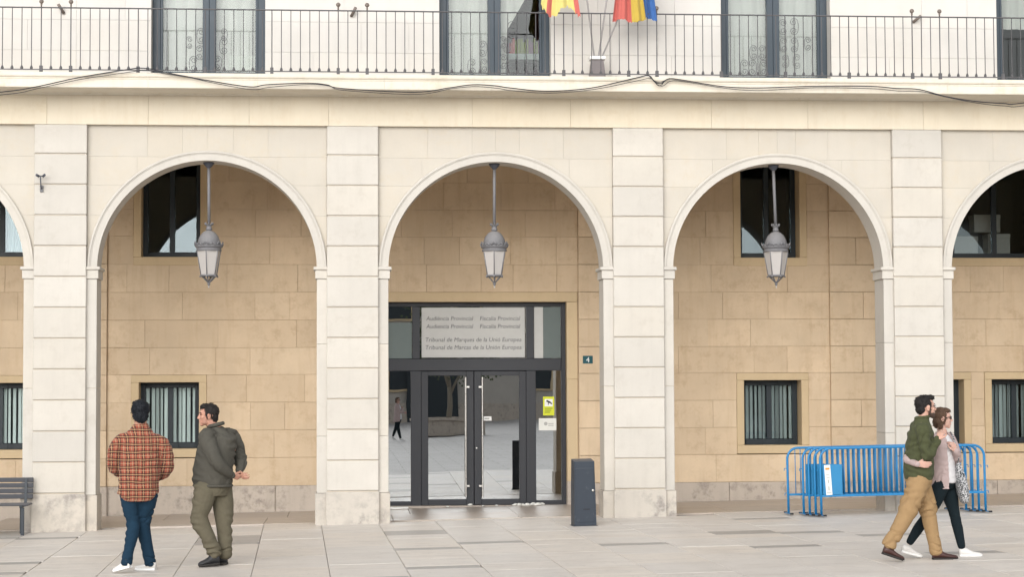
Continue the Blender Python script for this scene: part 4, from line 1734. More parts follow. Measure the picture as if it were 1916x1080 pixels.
# ------------------------------------------------------------------ the building across the square, seen in the glass only
O_ = empty('opposite_building', (6, -82, gz(6)))
tag(O_, 'pale plastered building across the square, mirrored in the entrance glass', 'building')
m = MB()
m.box(-40, 40, -10, 0, -1, 9)
m.build('wall', stone_mat('opposite_plaster', (0.50, 0.46, 0.41), 0.05, streak=0.2), O_)
m = MB()
m.box(-40, 40, 0, 0.25, -1, 1.1)
m.build('plinth', M['plinth'], O_)
m = MB()
m.prism_yz([(-10, 9.001), (0.7, 9.001), (0.7, 9.4), (0.3, 9.6), (-10, 10.2)], -40.3, 40.3)
m.build('roof', stone_mat('roof_tile', (0.32, 0.16, 0.10), 0.05), O_)
for fl, z0 in ((0, 1.9), (1, 6.0)):
    for k in range(-9, 10):
        if k % 2 and fl == 0:
            continue
        wd = MB()
        x = k * 4.1 + 1.2
        wd.box(x - 0.8, x - 0.65, 0, 0.08, z0, z0 + 2.5)
        wd.box(x + 0.65, x + 0.8, 0, 0.08, z0, z0 + 2.5)
        wd.box(x - 0.65, x + 0.65, 0, 0.08, z0 + 2.35, z0 + 2.5)
        wd.box(x - 0.9, x + 0.9, 0, 0.16, z0 - 0.12, z0)
        w_ = wd.build('window', M['surround'], O_)
        wd = MB()
        wd.box(x - 0.649, x + 0.649, 0.001, 0.02, z0 + 0.001, z0 + 2.349)
        wd.build('pane', M['navy_frame'], w_)

m = MB()
for zz in (5.2, 8.69):
    m.box(-40, 40, 0, 0.35, zz, zz + 0.3)
m.build('string_course', M['slab'], O_)
m = MB()
m.prism_xz([(1.6, 0), (4.6, 0), (4.6, 3.2)] + [(3.1 + 1.5 * cos(a), 3.2 + 1.5 * sin(a)) for a in [pi * k / 12 for k in range(1, 12)]] + [(1.6, 3.2)], 0.251, 0.30)
m.build('portal', M['navy_frame'], O_)

# a young plane tree in a stone basin stands behind the photographer: only the glass shows it
M['bark'] = stone_mat('plane_bark', (0.24, 0.21, 0.17), 0.05)
M['leaf'] = NT('leaf').finish((0.075, 0.10, 0.045), 0.7)
T = empty('plane_tree', (8.3, -47.0, gz(8.3)))
tag(T, 'leafy plane tree across the square, mirrored in the entrance glass', 'tree')
m = MB()
limb_pts = [((0, 0, 0), (0.05, 0, 1.2), (0.0, 0.05, 2.6), (0.1, 0, 4.2))] + [((0.02, 0, 1.6 + 0.3 * k), (0.5 * cos(k * 2.1), 0.5 * sin(k * 2.1), 2.5 + 0.3 * k), (1.0 * cos(k * 2.1), 1.0 * sin(k * 2.1), 3.2 + 0.35 * k)) for k in range(5)]
for q in limb_pts:
    m.tube(q, [0.14, 0.11, 0.08, 0.04] if len(q) == 4 else [0.07, 0.05, 0.025], 8)
m.build('trunk', M['bark'], T, True)
rl = random.Random(2)
vs, fs = [], []
for k in range(4200):
    c = Vector((1.1 * cos((k % 9) * 2.1), 1.0 * sin((k % 9) * 2.1), 3.0 + 0.28 * (k % 9)))
    d = Vector((rl.gauss(0, 0.42), rl.gauss(0, 0.42), rl.gauss(0, 0.36)))
    a = Vector((rl.uniform(-1, 1), rl.uniform(-1, 1), rl.uniform(-1, 1))).normalized() * 0.07
    b = a.cross(Vector((rl.uniform(-1, 1), rl.uniform(-1, 1), rl.uniform(-1, 1)))).normalized() * 0.05
    p = c + d
    o4 = len(vs)
    vs += [p - a, p + b, p + a, p - b]
    fs.append((o4, o4 + 1, o4 + 2, o4 + 3))
m = MB()
m.add(vs, fs)
m.build('crown', M['leaf'], T)
m = MB()
m.lathe([(1.5, 0.0), (1.5, 0.55), (1.62, 0.6), (1.62, 0.7), (1.35, 0.7), (1.35, 0.5)], 0, 0, 28)
m.build('basin', M['plinth'], T)


# ------------------------------------------------------------------ people
def remeshed(m, name, voxel, smooth=3, fac=0.5):
    me = m.mesh('tmp')
    ob = bpy.data.objects.new('tmp', me)
    COL.objects.link(ob)
    bm = bmesh.new()
    bm.from_mesh(me)
    bmesh.ops.recalc_face_normals(bm, faces=bm.faces)
    bm.to_mesh(me)
    bm.free()
    md = ob.modifiers.new('r', 'REMESH')
    md.mode = 'VOXEL'
    md.voxel_size = voxel
    md.use_smooth_shade = True
    if smooth:
        sm = ob.modifiers.new('s', 'SMOOTH')
        sm.factor = fac
        sm.iterations = smooth
    dg = bpy.context.evaluated_depsgraph_get()
    out = bpy.data.meshes.new_from_object(ob.evaluated_get(dg))
    bpy.data.objects.remove(ob)
    bpy.data.meshes.remove(me)
    out.name = name
    return out


def crease(me, amp, freq, seed=0.0, stretch=(1, 1, 1), soft=0.004, zmask=None):
    """Folds: soft undulation plus narrow creases along the normals."""
    nrm = [v.normal.copy() for v in me.vertices]
    s = Vector((seed * 7.3, seed * 3.1, seed * 5.7))
    for v, n in zip(me.vertices, nrm):
        c = v.co
        p = Vector((c.x * stretch[0], c.y * stretch[1], c.z * stretch[2])) * freq + s
        w = Vector((noise.noise(p * 0.5 + Vector((9, 2, 4))), noise.noise(p * 0.5), noise.noise(p * 0.5 + Vector((1, 7, 3)))))
        r = 1.0 - min(1.0, abs(noise.noise(p + w * 1.2)) * 3.2)
        lo = noise.noise(p * 0.45 + Vector((3, 3, 3)))
        k = 1.0 if zmask is None else zmask(c)
        pm = noise.noise(c * 3.1 + s)
        r *= max(0.0, min(1.0, 0.55 + 1.6 * pm))
        # bands of drag folds lying across the limb, in patches
        q = noise.noise(c * 5.0 + s * 2) * 5.0
        tilt = 0.45 * noise.noise(c * 1.7 + s)
        bandf = sin((c.z + tilt * c.x) * freq * 9.5 + q)
        bm_ = max(0.0, min(1.0, 0.25 + 2.0 * noise.noise(c * 2.6 + s * 3)))
        lo += (amp / max(soft, 1e-5)) * 0.42 * bandf * bm_
        v.co = c + n * (k * (soft * lo - amp * r * r))
    me.update()


def loft(m, secs, n=28, ex=2.3, mi=0):
    """secs: (cx, cy, z, half_x, half_y, rot) rings bottom to top."""
    vs, fs = [], []
    for cx, cy, z, a, b, rot in secs:
        for k in range(n):
            t = 2 * pi * k / n
            ct, st = cos(t), sin(t)
            x = a * math.copysign(abs(ct) ** (2 / ex), ct)
            y = b * math.copysign(abs(st) ** (2 / ex), st)
            vs.append((cx + x * cos(rot) - y * sin(rot), cy + x * sin(rot) + y * cos(rot), z))
    for j in range(len(secs) - 1):
        for k in range(n):
            a, b = j * n + k, j * n + (k + 1) % n
            fs.append((a, b, b + n, a + n))
    fs.append(tuple(range(n - 1, -1, -1)))
    fs.append(tuple(range((len(secs) - 1) * n, len(secs) * n)))
    m.add(vs, fs, mi)


def limb(m, pts, rads, n=14, sub=4):
    """Smooth tapered tube with rounded ends."""
    P = catmull(pts, sub)
    RR = []
    for i in range(len(rads) - 1):
        for k in range(sub):
            t = k / sub
            t = t * t * (3 - 2 * t) * 0.5 + t * 0.5
            RR.append(rads[i] + (rads[i + 1] - rads[i]) * t)
    RR.append(rads[-1])
    d0 = (P[0] - P[1]).normalized()
    d1 = (P[-1] - P[-2]).normalized()
    P = [P[0] + d0 * RR[0] * 0.75, P[0] + d0 * RR[0] * 0.45] + P + [P[-1] + d1 * RR[-1] * 0.45, P[-1] + d1 * RR[-1] * 0.75]
    RR = [RR[0] * 0.45, RR[0] * 0.86] + RR + [RR[-1] * 0.86, RR[-1] * 0.45]
    m.tube(P, RR, n)


def ell(m, c, r, R=None, n=14, k=10):
    t = MB()
    t.sphere((0, 0, 0), r, n, k)
    if R is not None:
        t.v = [tuple(R @ Vector(v)) for v in t.v]
    t.v = [(v[0] + c[0], v[1] + c[1], v[2] + c[2]) for v in t.v]
    m.add(t.v, t.f)


def hand(m, wrist, d, nrm, thumb_side, curl=0.35, s=1.0, thumb_in=0.3):
    """Palm, four fingers of different length and a thumb; d = pointing, nrm = where the palm faces."""
    w, d = Vector(wrist), Vector(d).normalized()
    nn = Vector(nrm)
    nn = (nn - d * nn.dot(d)).normalized()
    b = d.cross(nn) * thumb_side          # towards the thumb
    offs = [0.030, 0.010, -0.010, -0.028]
    lens = [0.072, 0.081, 0.075, 0.058]
    for i in range(4):
        kn = w + d * (0.088 - 0.004 * abs(i - 1)) * s + b * offs[i] * s
        limb(m, [w + b * offs[i] * 0.55 * s - d * 0.015, (w + kn) / 2 + b * offs[i] * 0.15 * s, kn], [0.0150 * s, 0.0150 * s, 0.0115 * s], 8, 2)
        p, dirn = kn, d.copy()
        pts, rr = [kn - d * 0.012], [0.0105 * s]
        for seg, f in enumerate((0.45, 0.31, 0.24)):
            ang = curl * (1.0 if seg == 0 else 1.15) + 0.05 * i
            dirn = (dirn * cos(ang) + nn * sin(ang))
            nn2 = dirn.cross(b) * (1 if dirn.cross(b).dot(nn) >= 0 else -1)
            p = p + dirn * lens[i] * f * s
            pts.append(p)
            rr.append((0.0092 - 0.001 * seg) * s)
        limb(m, pts, rr, 8, 2)
    t0 = w + d * 0.018 * s + b * 0.022 * s
    t1 = w + d * 0.052 * s + b * 0.050 * s + nn * 0.010 * s
    t2 = t1 + (d * 0.85 + b * (0.45 - thumb_in) + nn * (0.2 + thumb_in)).normalized() * 0.034 * s
    t3 = t2 + (d * 0.95 + b * (0.15 - thumb_in) + nn * (0.25 + thumb_in)).normalized() * 0.028 * s
    limb(m, [t0, t1, t2, t3], [0.0155 * s, 0.0125 * s, 0.0105 * s, 0.0090 * s], 8, 2)


class Head:
    def __init__(self, c, yaw, pitch=0.0, s=1.0, roll=0.0):
        """yaw: 0 faces +X, counter-clockwise; pitch > 0 looks up."""
        self.c, self.s = Vector(c), s
        self.R = Matrix.Rotation(yaw, 3, 'Z') @ Matrix.Rotation(-pitch, 3, 'Y') @ Matrix.Rotation(roll, 3, 'X')

    def p(self, f, l, u):
        return self.c + self.R @ Vector((f, l, u)) * self.s

    def e(self, m, f, l, u, r, n=14, k=10):
        ell(m, self.p(f, l, u), tuple(x * self.s for x in r), self.R, n, k)

    def t(self, m, pts, r, n=8):
        m.tube([self.p(*q) for q in pts], [x * self.s for x in r] if isinstance(r, (list, tuple)) else r * self.s, n)


def head_mesh(m, h, neck_base, neck_r, jaw=1.0):
    h.e(m, -0.012, 0, 0.028, (0.098, 0.076, 0.094), 20, 14)
    h.e(m, 0.034, 0, -0.030, (0.058, 0.058 * jaw, 0.074), 18, 12)
    h.e(m, 0.030, 0, -0.062, (0.060, 0.053 * jaw, 0.044), 16, 10)
    h.e(m, 0.066, 0, -0.094, (0.024, 0.026 * jaw, 0.021))
    h.e(m, 0.071, 0, 0.036, (0.020, 0.048, 0.016))
    for s in (-1, 1):
        h.e(m, 0.060, s * 0.036, -0.018, (0.026, 0.022, 0.024))
        h.e(m, -0.004, s * 0.077, -0.010, (0.020, 0.009, 0.032))
        h.e(m, 0.004, s * 0.083, 0.006, (0.014, 0.008, 0.018))
    limb(m, [h.p(0.080, 0, 0.026), h.p(0.092, 0, 0.000), h.p(0.102, 0, -0.024)], [0.010 * h.s, 0.012 * h.s, 0.0145 * h.s], 8, 2)
    for s in (-1, 1):
        h.e(m, 0.098, s * 0.012, -0.030, (0.012, 0.008, 0.008), 8, 6)
    h.e(m, 0.086, 0, -0.056, (0.013, 0.023, 0.007), 10, 6)
    h.e(m, 0.084, 0, -0.068, (0.013, 0.020, 0.008), 10, 6)
    nb = Vector(neck_base)
    limb(m, [h.p(-0.018, 0, -0.03), (h.p(-0.018, 0, -0.09) + nb) / 2, nb], [neck_r * 1.02, neck_r, neck_r * 1.25], 14, 3)


def hair_mesh(m, h, style):
    if style == 'short':
        h.e(m, -0.028, 0, 0.046, (0.096, 0.083, 0.088), 20, 14)
        h.e(m, -0.056, 0, -0.012, (0.058, 0.070, 0.066), 16, 10)
        h.e(m, 0.022, 0, 0.098, (0.062, 0.062, 0.034), 16, 10)
        for s in (-1, 1):
            h.e(m, 0.014, s * 0.068, 0.028, (0.022, 0.014, 0.045), 10, 8)
    elif style == 'long':
        h.e(m, -0.024, 0, 0.042, (0.100, 0.086, 0.090), 20, 14)
        h.e(m, -0.058, 0, -0.030, (0.058, 0.078, 0.085), 16, 10)
        h.e(m, 0.030, 0, 0.090, (0.058, 0.066, 0.036), 16, 10)
        for s in (-1, 1):
            h.e(m, 0.010, s * 0.072, 0.010, (0.032, 0.016, 0.075), 10, 8)
            h.e(m, -0.03, s * 0.066, -0.075, (0.036, 0.020, 0.055), 10, 8)


def shoe_mesh(heel, toe, width, h_heel, h_toe, lift=0.0):
    """Returns (upper MB, sole MB); heel and toe are ground points of the foot."""
    a, b = Vector(heel), Vector(toe)
    d = b - a
    L = d.length
    d.normalize()
    side = Vector((0, 0, 1)).cross(d).normalized()
    up = d.cross(side).normalized()
    if up.z < 0:
        up = -up
    st = [(0.0, 0.62, 0.85), (0.06, 0.80, 1.0), (0.20, 0.86, 1.05), (0.34, 0.84, 1.0), (0.48, 0.90, 0.74), (0.62, 1.0, 0.62), (0.78, 1.02, 0.56), (0.90, 0.92, 0.52), (0.97, 0.72, 0.44), (1.0, 0.48, 0.34)]
    U, S = MB(), MB()
    n = 14

    def rings(M_, z0f, top):
        vs, fs = [], []
        for t, w, hh in st:
            for k in range(n):
                an = 2 * pi * k / n
                x, z = cos(an), sin(an)
                ww = width / 2 * w * (1.0 if not top else 0.97)
                if top:
                    zz = 0.010 + (z * 0.5 + 0.5) ** 0.8 * (h_heel if t < 0.4 else h_heel + (h_toe - h_heel) * (t - 0.4) / 0.6) * hh
                    ww *= (1 - 0.38 * max(0, z))
                else:
                    zz = 0.0 + (0.024 if z > 0 else 0.0) + (0.010 if t > 0.9 and z < 0 else 0)
                    ww = width / 2 * w * 1.06
                    x = math.copysign(abs(x) ** 0.5, x)
                vs.append(a + d * (t * L) + side * (x * ww) + up * zz)
        for j in range(len(st) - 1):
            for k in range(n):
                p, q = j * n + k, j * n + (k + 1) % n
                fs.append((p, q, q + n, p + n))
        fs.append(tuple(range(n - 1, -1, -1)))
        fs.append(tuple(range((len(st) - 1) * n, len(st) * n)))
        M_.add(vs, fs)

    rings(U, 0, True)
    rings(S, 0, False)
    return U, S


def fix_normals(me):
    bm = bmesh.new()
    bm.from_mesh(me)
    bmesh.ops.recalc_face_normals(bm, faces=bm.faces)
    for f in bm.faces:
        f.smooth = True
    bm.to_mesh(me)
    bm.free()


def garment(name, m, mat, parent, voxel=0.008, smooth=4, amp=0.005, freq=9.0, seed=1, stretch=(1, 1, 1), soft=0.005, label=None):
    me = remeshed(m, name, voxel, smooth)
    me.materials.append(mat)
    crease(me, amp, freq, seed, stretch, soft)
    me.polygons.foreach_set('use_smooth', [True] * len(me.polygons))
    o = place(name, me, parent)
    if label:
        o['label'] = label
    return o


def strands(o, n, h, seed, length=0.026):
    """Loose locks standing off the hair so that its outline is ragged."""
    rr = random.Random(seed)
    me = o.data
    m = MB()
    vv = me.vertices
    while n > 0:
        v = vv[rr.randrange(len(vv))]
        loc = h.R.inverted() @ (v.co - h.c)
        if loc.x > 0.06 and loc.z < 0.06:
            continue
        n -= 1
        nr = v.normal
        fl = (h.R @ Vector((-0.5 + rr.uniform(-0.5, 0.5), rr.uniform(-0.5, 0.5), -0.7)))
        d = (fl - nr * fl.dot(nr)).normalized()
        L = length * rr.uniform(0.6, 1.3)
        p0 = v.co - nr * 0.004
        m.tube([p0, p0 + d * L * 0.5 + nr * 0.006, p0 + d * L + nr * rr.uniform(0.003, 0.010)], [0.0042, 0.0034, 0.0008], 4)
    s_ = m.build('hair_strands', o.data.materials[0], o, True)
    s_['kind'] = 'stuff'


def skin_mat(name, col):
    t = NT(name)
    v = t.coord('Object')
    n = t.noise(v, 30, 4)
    c = t.mix(n, sc(col, 0.9), (min(col[0] * 1.1, 1), col[1] * 1.0, col[2] * 0.98))
    b = t.new('ShaderNodeBsdfPrincipled')
    t.link(c, b.inputs['Base Color'])
    b.inputs['Roughness'].default_value = 0.5
    b.inputs['Specular IOR Level'].default_value = 0.35
    b.inputs['Subsurface Weight'].default_value = 0.12
    b.inputs['Subsurface Radius'].default_value = (0.01, 0.004, 0.002)
    b.inputs['Subsurface Scale'].default_value = 0.5
    t.link(b.outputs[0], t.out.inputs['Surface'])
    return t.m


def hair_mat(name, col):
    t = NT(name)
    v = t.coord('Object', (60, 60, 14))
    n = t.noise(v, 3.0, 4, 0.7)
    c = t.mix(n, sc(col, 0.4), sc(col, 1.5))
    return t.finish(c, 0.55, bump=n, bump_strength=0.7, bump_dist=0.01, spec=0.22)


def plaid_mat():
    t = NT('plaid_flannel')
    v = t.coord('Object')
    nz = t.new('ShaderNodeTexNoise')
    nz.inputs['Scale'].default_value = 5.0
    t.link(v, nz.inputs['Vector'])
    mp = t.new('ShaderNodeVectorMath', operation='MULTIPLY_ADD')
    t.link(nz.outputs['Color'], mp.inputs[0])
    mp.inputs[1].default_value = (0.03, 0.03, 0.03)
    t.link(v, mp.inputs[2])
    x, y, z = t.sep(mp.outputs[0])
    P = 0.082

    def band(co, off, width):
        fr = t.math('FRACT', t.math('ADD', t.math('DIVIDE', co, P), off + 50))
        d = t.math('ABSOLUTE', t.math('SUBTRACT', fr, 0.5))
        return t.math('LESS_THAN', d, width / 2)

    xs = t.math('ADD', x, t.math('MULTIPLY', y, 0.35))
    c = (0.31, 0.075, 0.045)
    for co in (xs, z):
        c = t.mix(t.math('MULTIPLY', band(co, 0.30, 0.34), 0.45), c, (0.20, 0.045, 0.03))
    for co in (xs, z):
        c = t.mix(t.math('MULTIPLY', band(co, 0.42, 0.13), 0.85), c, (0.035, 0.022, 0.02))
        c = t.mix(t.math('MULTIPLY', band(co, 0.12, 0.12), 0.85), c, (0.035, 0.022, 0.02))
        c = t.mix(t.math('MULTIPLY', band(co, 0.27, 0.075), 0.75), c, (0.46, 0.34, 0.18))
        c = t.mix(t.math('MULTIPLY', band(co, 0.72, 0.060), 0.70), c, (0.48, 0.38, 0.24))
    n = t.noise(v, 240, 2)
    c = t.mix(t.math('MULTIPLY', n, 0.25), c, (0.12, 0.05, 0.035))
    return t.finish(c, 0.95, bump=n, bump_strength=0.2, bump_dist=0.003, spec=0.15, sheen=0.1)


M['skin_a'] = skin_mat('skin_a', (0.42, 0.24, 0.165))
M['skin_b'] = skin_mat('skin_b', (0.46, 0.255, 0.185))
M['skin_c'] = skin_mat('skin_c', (0.54, 0.335, 0.255))
M['skin_d'] = skin_mat('skin_d', (0.56, 0.36, 0.29))
M['hair_black'] = hair_mat('hair_black', (0.010, 0.012, 0.016))
M['hair_dark'] = hair_mat('hair_dark', (0.020, 0.017, 0.016))
M['hair_brown'] = hair_mat('hair_brown', (0.105, 0.062, 0.040))
M['beard'] = hair_mat('beard_stubble', (0.085, 0.055, 0.042))
M['plaid'] = plaid_mat()
M['denim'] = cloth_mat('blue_denim', (0.010, 0.032, 0.058), 0.3, 18, sheen=0.0, dark=(0.005, 0.016, 0.032))
M['jacket_grey'] = cloth_mat('olive_grey_jacket', (0.080, 0.075, 0.062), 0.2, 20, sheen=0.0)
M['trouser_olive'] = cloth_mat('olive_trousers', (0.125, 0.110, 0.076), 0.2, 20, sheen=0.0)
M['fleece'] = cloth_mat('green_fleece', (0.066, 0.072, 0.034), 0.22, 40, sheen=0.04)
M['tan'] = cloth_mat('tan_trousers', (0.33, 0.215, 0.108), 0.14, 20, sheen=0.0)
M['pink'] = cloth_mat('pale_pink_jacket', (0.45, 0.35, 0.335), 0.12, 20, sheen=0.0)
M['white_cloth'] = cloth_mat('white_blouse', (0.68, 0.66, 0.66), 0.06, 20)
M['legging'] = cloth_mat('dark_leggings', (0.008, 0.015, 0.019), 0.2, 20, sheen=0.0)
M['shoe_white'] = paint_mat('white_sneaker', (0.66, 0.64, 0.61), 0.6, 0, 0.08, 20)
M['shoe_black'] = paint_mat('black_shoe', (0.026, 0.026, 0.028), 0.5, 0, 0.25, 20)
M['shoe_brown'] = paint_mat('brown_leather', (0.060, 0.026, 0.022), 0.45, 0, 0.25, 20)
M['sole_dark'] = flat_mat('dark_sole', (0.03, 0.027, 0.025), 0.8)
M['lens'] = flat_mat('dark_lens', (0.008, 0.008, 0.01), 0.12, 0.7)


def pattern_mat():
    t = NT('speckled_fabric')
    v = t.coord('Object')
    n = t.noise(v, 75, 3, 0.6)
    c = t.ramp(n, [(0.46, (0.04, 0.045, 0.05)), (0.54, (0.55, 0.55, 0.56))])
    return t.finish(c, 0.9, bump=n, bump_strength=0.2)


M['speckle'] = pattern_mat()


def eyes(h, P, brow=True, mat='hair_dark'):
    for s in (-1, 1):
        m = MB()
        h.e(m, 0.0815, s * 0.030, 0.014, (0.0065, 0.0125, 0.0058), 10, 6)
        m.build('eye', M['lens'], P, True)
        if brow:
            m = MB()
            h.t(m, [(0.088, s * 0.014, 0.031), (0.087, s * 0.032, 0.036), (0.076, s * 0.048, 0.030)], [0.003, 0.005, 0.003], 6)
            m.build('eyebrow', M[mat], P, True)


def shoes(P, feet, mat, sole, width=0.098, hh=0.095, ht=0.07):
    for heel, toe in feet:
        U, S = shoe_mesh(heel, toe, width, hh, ht)
        me = U.mesh('shoe')
        fix_normals(me)
        me.materials.append(mat)
        o = place('shoe', me, P)
        me = S.mesh('sole')
        fix_normals(me)
        me.materials.append(sole)
        place('sole', me, o)


def body_core(m, h, neck, neck_r, sh, el, wr, pelvis, hips, kn, an, k=1.0):
    head_mesh(m, h, neck, neck_r)
    nb, pv = Vector(neck), Vector(pelvis)
    mid = (nb + pv) / 2
    limb(m, [nb, nb * 0.72 + pv * 0.28, mid, pv], [0.055 * k, 0.115 * k, 0.105 * k, 0.105 * k], 16, 4)
    for i in range(2):
        limb(m, [Vector(sh[i]) * 0.6 + nb * 0.4, sh[i], (Vector(sh[i]) + Vector(el[i])) / 2, el[i], wr[i]], [0.05 * k, 0.045 * k, 0.038 * k, 0.034 * k, 0.025 * k], 12, 4)
        limb(m, [pv, hips[i], (Vector(hips[i]) + Vector(kn[i])) / 2, kn[i], (Vector(kn[i]) * 0.6 + Vector(an[i]) * 0.4), an[i]], [0.08 * k, 0.072 * k, 0.062 * k, 0.046 * k, 0.044 * k, 0.032 * k], 12, 4)


def finish_body(m, mat, P, voxel=0.0055):
    me = remeshed(m, 'body', voxel, 2, 0.5)
    me.materials.append(mat)
    return place('body', me, P)


# ---- the man in the plaid shirt, seen from behind
def man_plaid():
    P = empty('person', (1.842, -6.95, gz(1.842)))
    tag(P, 'person in a red plaid shirt and blue jeans walking away beside another', 'person')
    h = Head((0.0, 0.01, 1.750), radians(100), -0.05, 1.06)
    neck = (0.0, -0.005, 1.575)
    sh = [(-0.205, 0.0, 1.425), (0.215, 0.0, 1.415)]
    el = [(-0.292, 0.0, 1.175), (0.300, 0.0, 1.16)]
    wr = [(-0.185, 0.20, 1.045), (0.175, 0.20, 1.02)]
    pelvis = (-0.01, 0, 0.93)
    hips = [(-0.105, 0, 0.87), (0.085, 0, 0.87)]
    kn = [(-0.070, -0.02, 0.50), (0.030, 0.10, 0.485)]
    an = [(-0.125, -0.20, 0.135), (0.105, 0.13, 0.085)]
    m = MB()
    body_core(m, h, neck, 0.068, sh, el, wr, pelvis, hips, kn, an, 1.05)
    hand(m, wr[0], (0.5, 0.75, -0.15), (0.7, -0.5, 0.2), 1, 0.5)
    hand(m, wr[1], (-0.5, 0.75, -0.15), (-0.7, -0.5, 0.2), -1, 0.5)
    finish_body(m, M['skin_a'], P)
    m = MB()
    hair_mesh(m, h, 'short')
    for sd in (-1, 1):
        h.e(m, -0.022, sd * 0.030, 0.030, (0.092, 0.064, 0.084), 18, 12)
        h.e(m, -0.030, sd * 0.026, -0.030, (0.075, 0.056, 0.072), 18, 12)
    h.e(m, -0.02, 0.0, 0.045, (0.10, 0.085, 0.080), 20, 14)
    h.e(m, -0.066, 0, -0.045, (0.046, 0.068, 0.072), 14, 10)
    h.e(m, 0.055, 0.03, 0.098, (0.05, 0.05, 0.030), 12, 8)
    hr = garment('hair', m, M['hair_black'], P, 0.0045, 1, 0.006, 55, 3, (1, 1, 0.35), 0.009)
    strands(hr, 420, h, 5)
    eyes(h, P)
    m = MB()
    loft(m, [(-0.02, 0.0, 0.845, 0.200, 0.150, 0), (-0.018, 0.0, 0.86, 0.228, 0.165, 0), (-0.012, 0.0, 0.95, 0.226, 0.172, 0), (0.0, 0.0, 1.08, 0.228, 0.172, 0), (0.0, 0, 1.22, 0.228, 0.168, 0),
             (0.003, 0, 1.34, 0.222, 0.160, 0), (0.004, 0, 1.42, 0.228, 0.145, 0), (0.003, 0, 1.475, 0.205, 0.125, 0), (0.002, 0, 1.525, 0.155, 0.105, 0), (0.0, 0, 1.57, 0.108, 0.09, 0), (0, 0.0, 1.60, 0.078, 0.076, 0)], 32, 2.25)
    # rounded shirt tail at the back and front
    loft(m, [(-0.01, -0.085, 0.775, 0.090, 0.045, 0), (-0.01, -0.09, 0.785, 0.135, 0.060, 0), (-0.012, -0.07, 0.82, 0.185, 0.085, 0), (-0.015, -0.05, 0.88, 0.215, 0.105, 0)], 28, 2.4)
    limb(m, [(-0.13, 0, 1.45), sh[0], (-0.275, -0.015, 1.33), el[0], (-0.262, 0.09, 1.105), wr[0]], [0.085, 0.088, 0.078, 0.068, 0.058, 0.044], 16, 4)
    limb(m, [(0.13, 0, 1.445), sh[1], (0.280, -0.015, 1.32), el[1], (0.265, 0.09, 1.08), wr[1]], [0.085, 0.088, 0.078, 0.068, 0.058, 0.044], 16, 4)
    sh_o = garment('shirt', m, M['plaid'], P, 0.0085, 2, 0.015, 7.0, 2, (1, 1, 0.6), 0.010)
    m = MB()
    for k in range(1):
        c0 = [(0.074 * cos(a), 0.005 + 0.072 * sin(a), 1.608 + 0.006 * sin(a + 1.5)) for a in [2 * pi * q / 20 for q in range(20)]]
        m.tube(c0, 0.017, 8, closed=True)
        c0 = [(0.084 * cos(a), 0.005 + 0.081 * sin(a), 1.590 + 0.006 * sin(a + 1.5)) for a in [2 * pi * q / 20 for q in range(20)]]
        m.tube(c0, 0.014, 8, closed=True)
    m.build('collar', M['plaid'], P, True)
    m = MB()
    loft(m, [(-0.01, 0, 0.80, 0.165, 0.125, 0), (-0.01, 0, 0.86, 0.195, 0.145, 0), (-0.01, 0, 0.95, 0.19, 0.14, 0), (-0.01, 0, 1.0, 0.17, 0.13, 0)], 28, 2.3)
    limb(m, [hips[0], (-0.095, 0.00, 0.70), kn[0], (-0.092, -0.11, 0.31), (-0.122, -0.195, 0.125)], [0.118, 0.104, 0.074, 0.066, 0.061], 18, 5)
    limb(m, [hips[1], (0.062, 0.05, 0.70), kn[1], (0.066, 0.115, 0.28), (0.104, 0.13, 0.085)], [0.118, 0.104, 0.074, 0.066, 0.061], 18, 5)
    garment('jeans', m, M['denim'], P, 0.008, 2, 0.018, 7.5, 5, (0.7, 0.7, 1.3), 0.009)
    shoes(P, [((-0.070, -0.225, 0.062), (-0.262, -0.12, 0.004)), ((0.165, 0.125, 0.0), (-0.065, 0.185, 0.0))], M['shoe_white'], M['white'], 0.105, 0.10, 0.075)
    m = MB()
    m.tube([(-0.098, -0.215, 0.132), (-0.14, -0.19, 0.115)], [0.044, 0.038], 12)
    m.build('shoe_tongue', M['shoe_black'], P, True)
    m = MB()
    m.tube([(0.135, 0.134, 0.078), (0.085, 0.148, 0.068)], [0.044, 0.039], 12)
    m.build('shoe_tongue', M['shoe_black'], P, True)
    return P


man_plaid()
m = MB()
m.add([(-0.05, -0.002, -0.075), (0.03, 0.02, -0.075), (0.03, 0.02, 0.06), (-0.05, -0.002, 0.06), (-0.05, 0.0, -0.075), (0.03, 0.022, -0.075), (0.03, 0.022, 0.06), (-0.05, 0.0, 0.06)],
      [(0, 1, 2, 3), (7, 6, 5, 4), (0, 4, 5, 1), (2, 6, 7, 3), (1, 5, 6, 2), (0, 3, 7, 4)])
o = m.build('paper_sheet', M['paper'])
o.location = (1.842 - 0.185, -6.95 + 0.22, 0.985)
tag(o, 'folded white paper held by the person in the plaid shirt', 'paper')


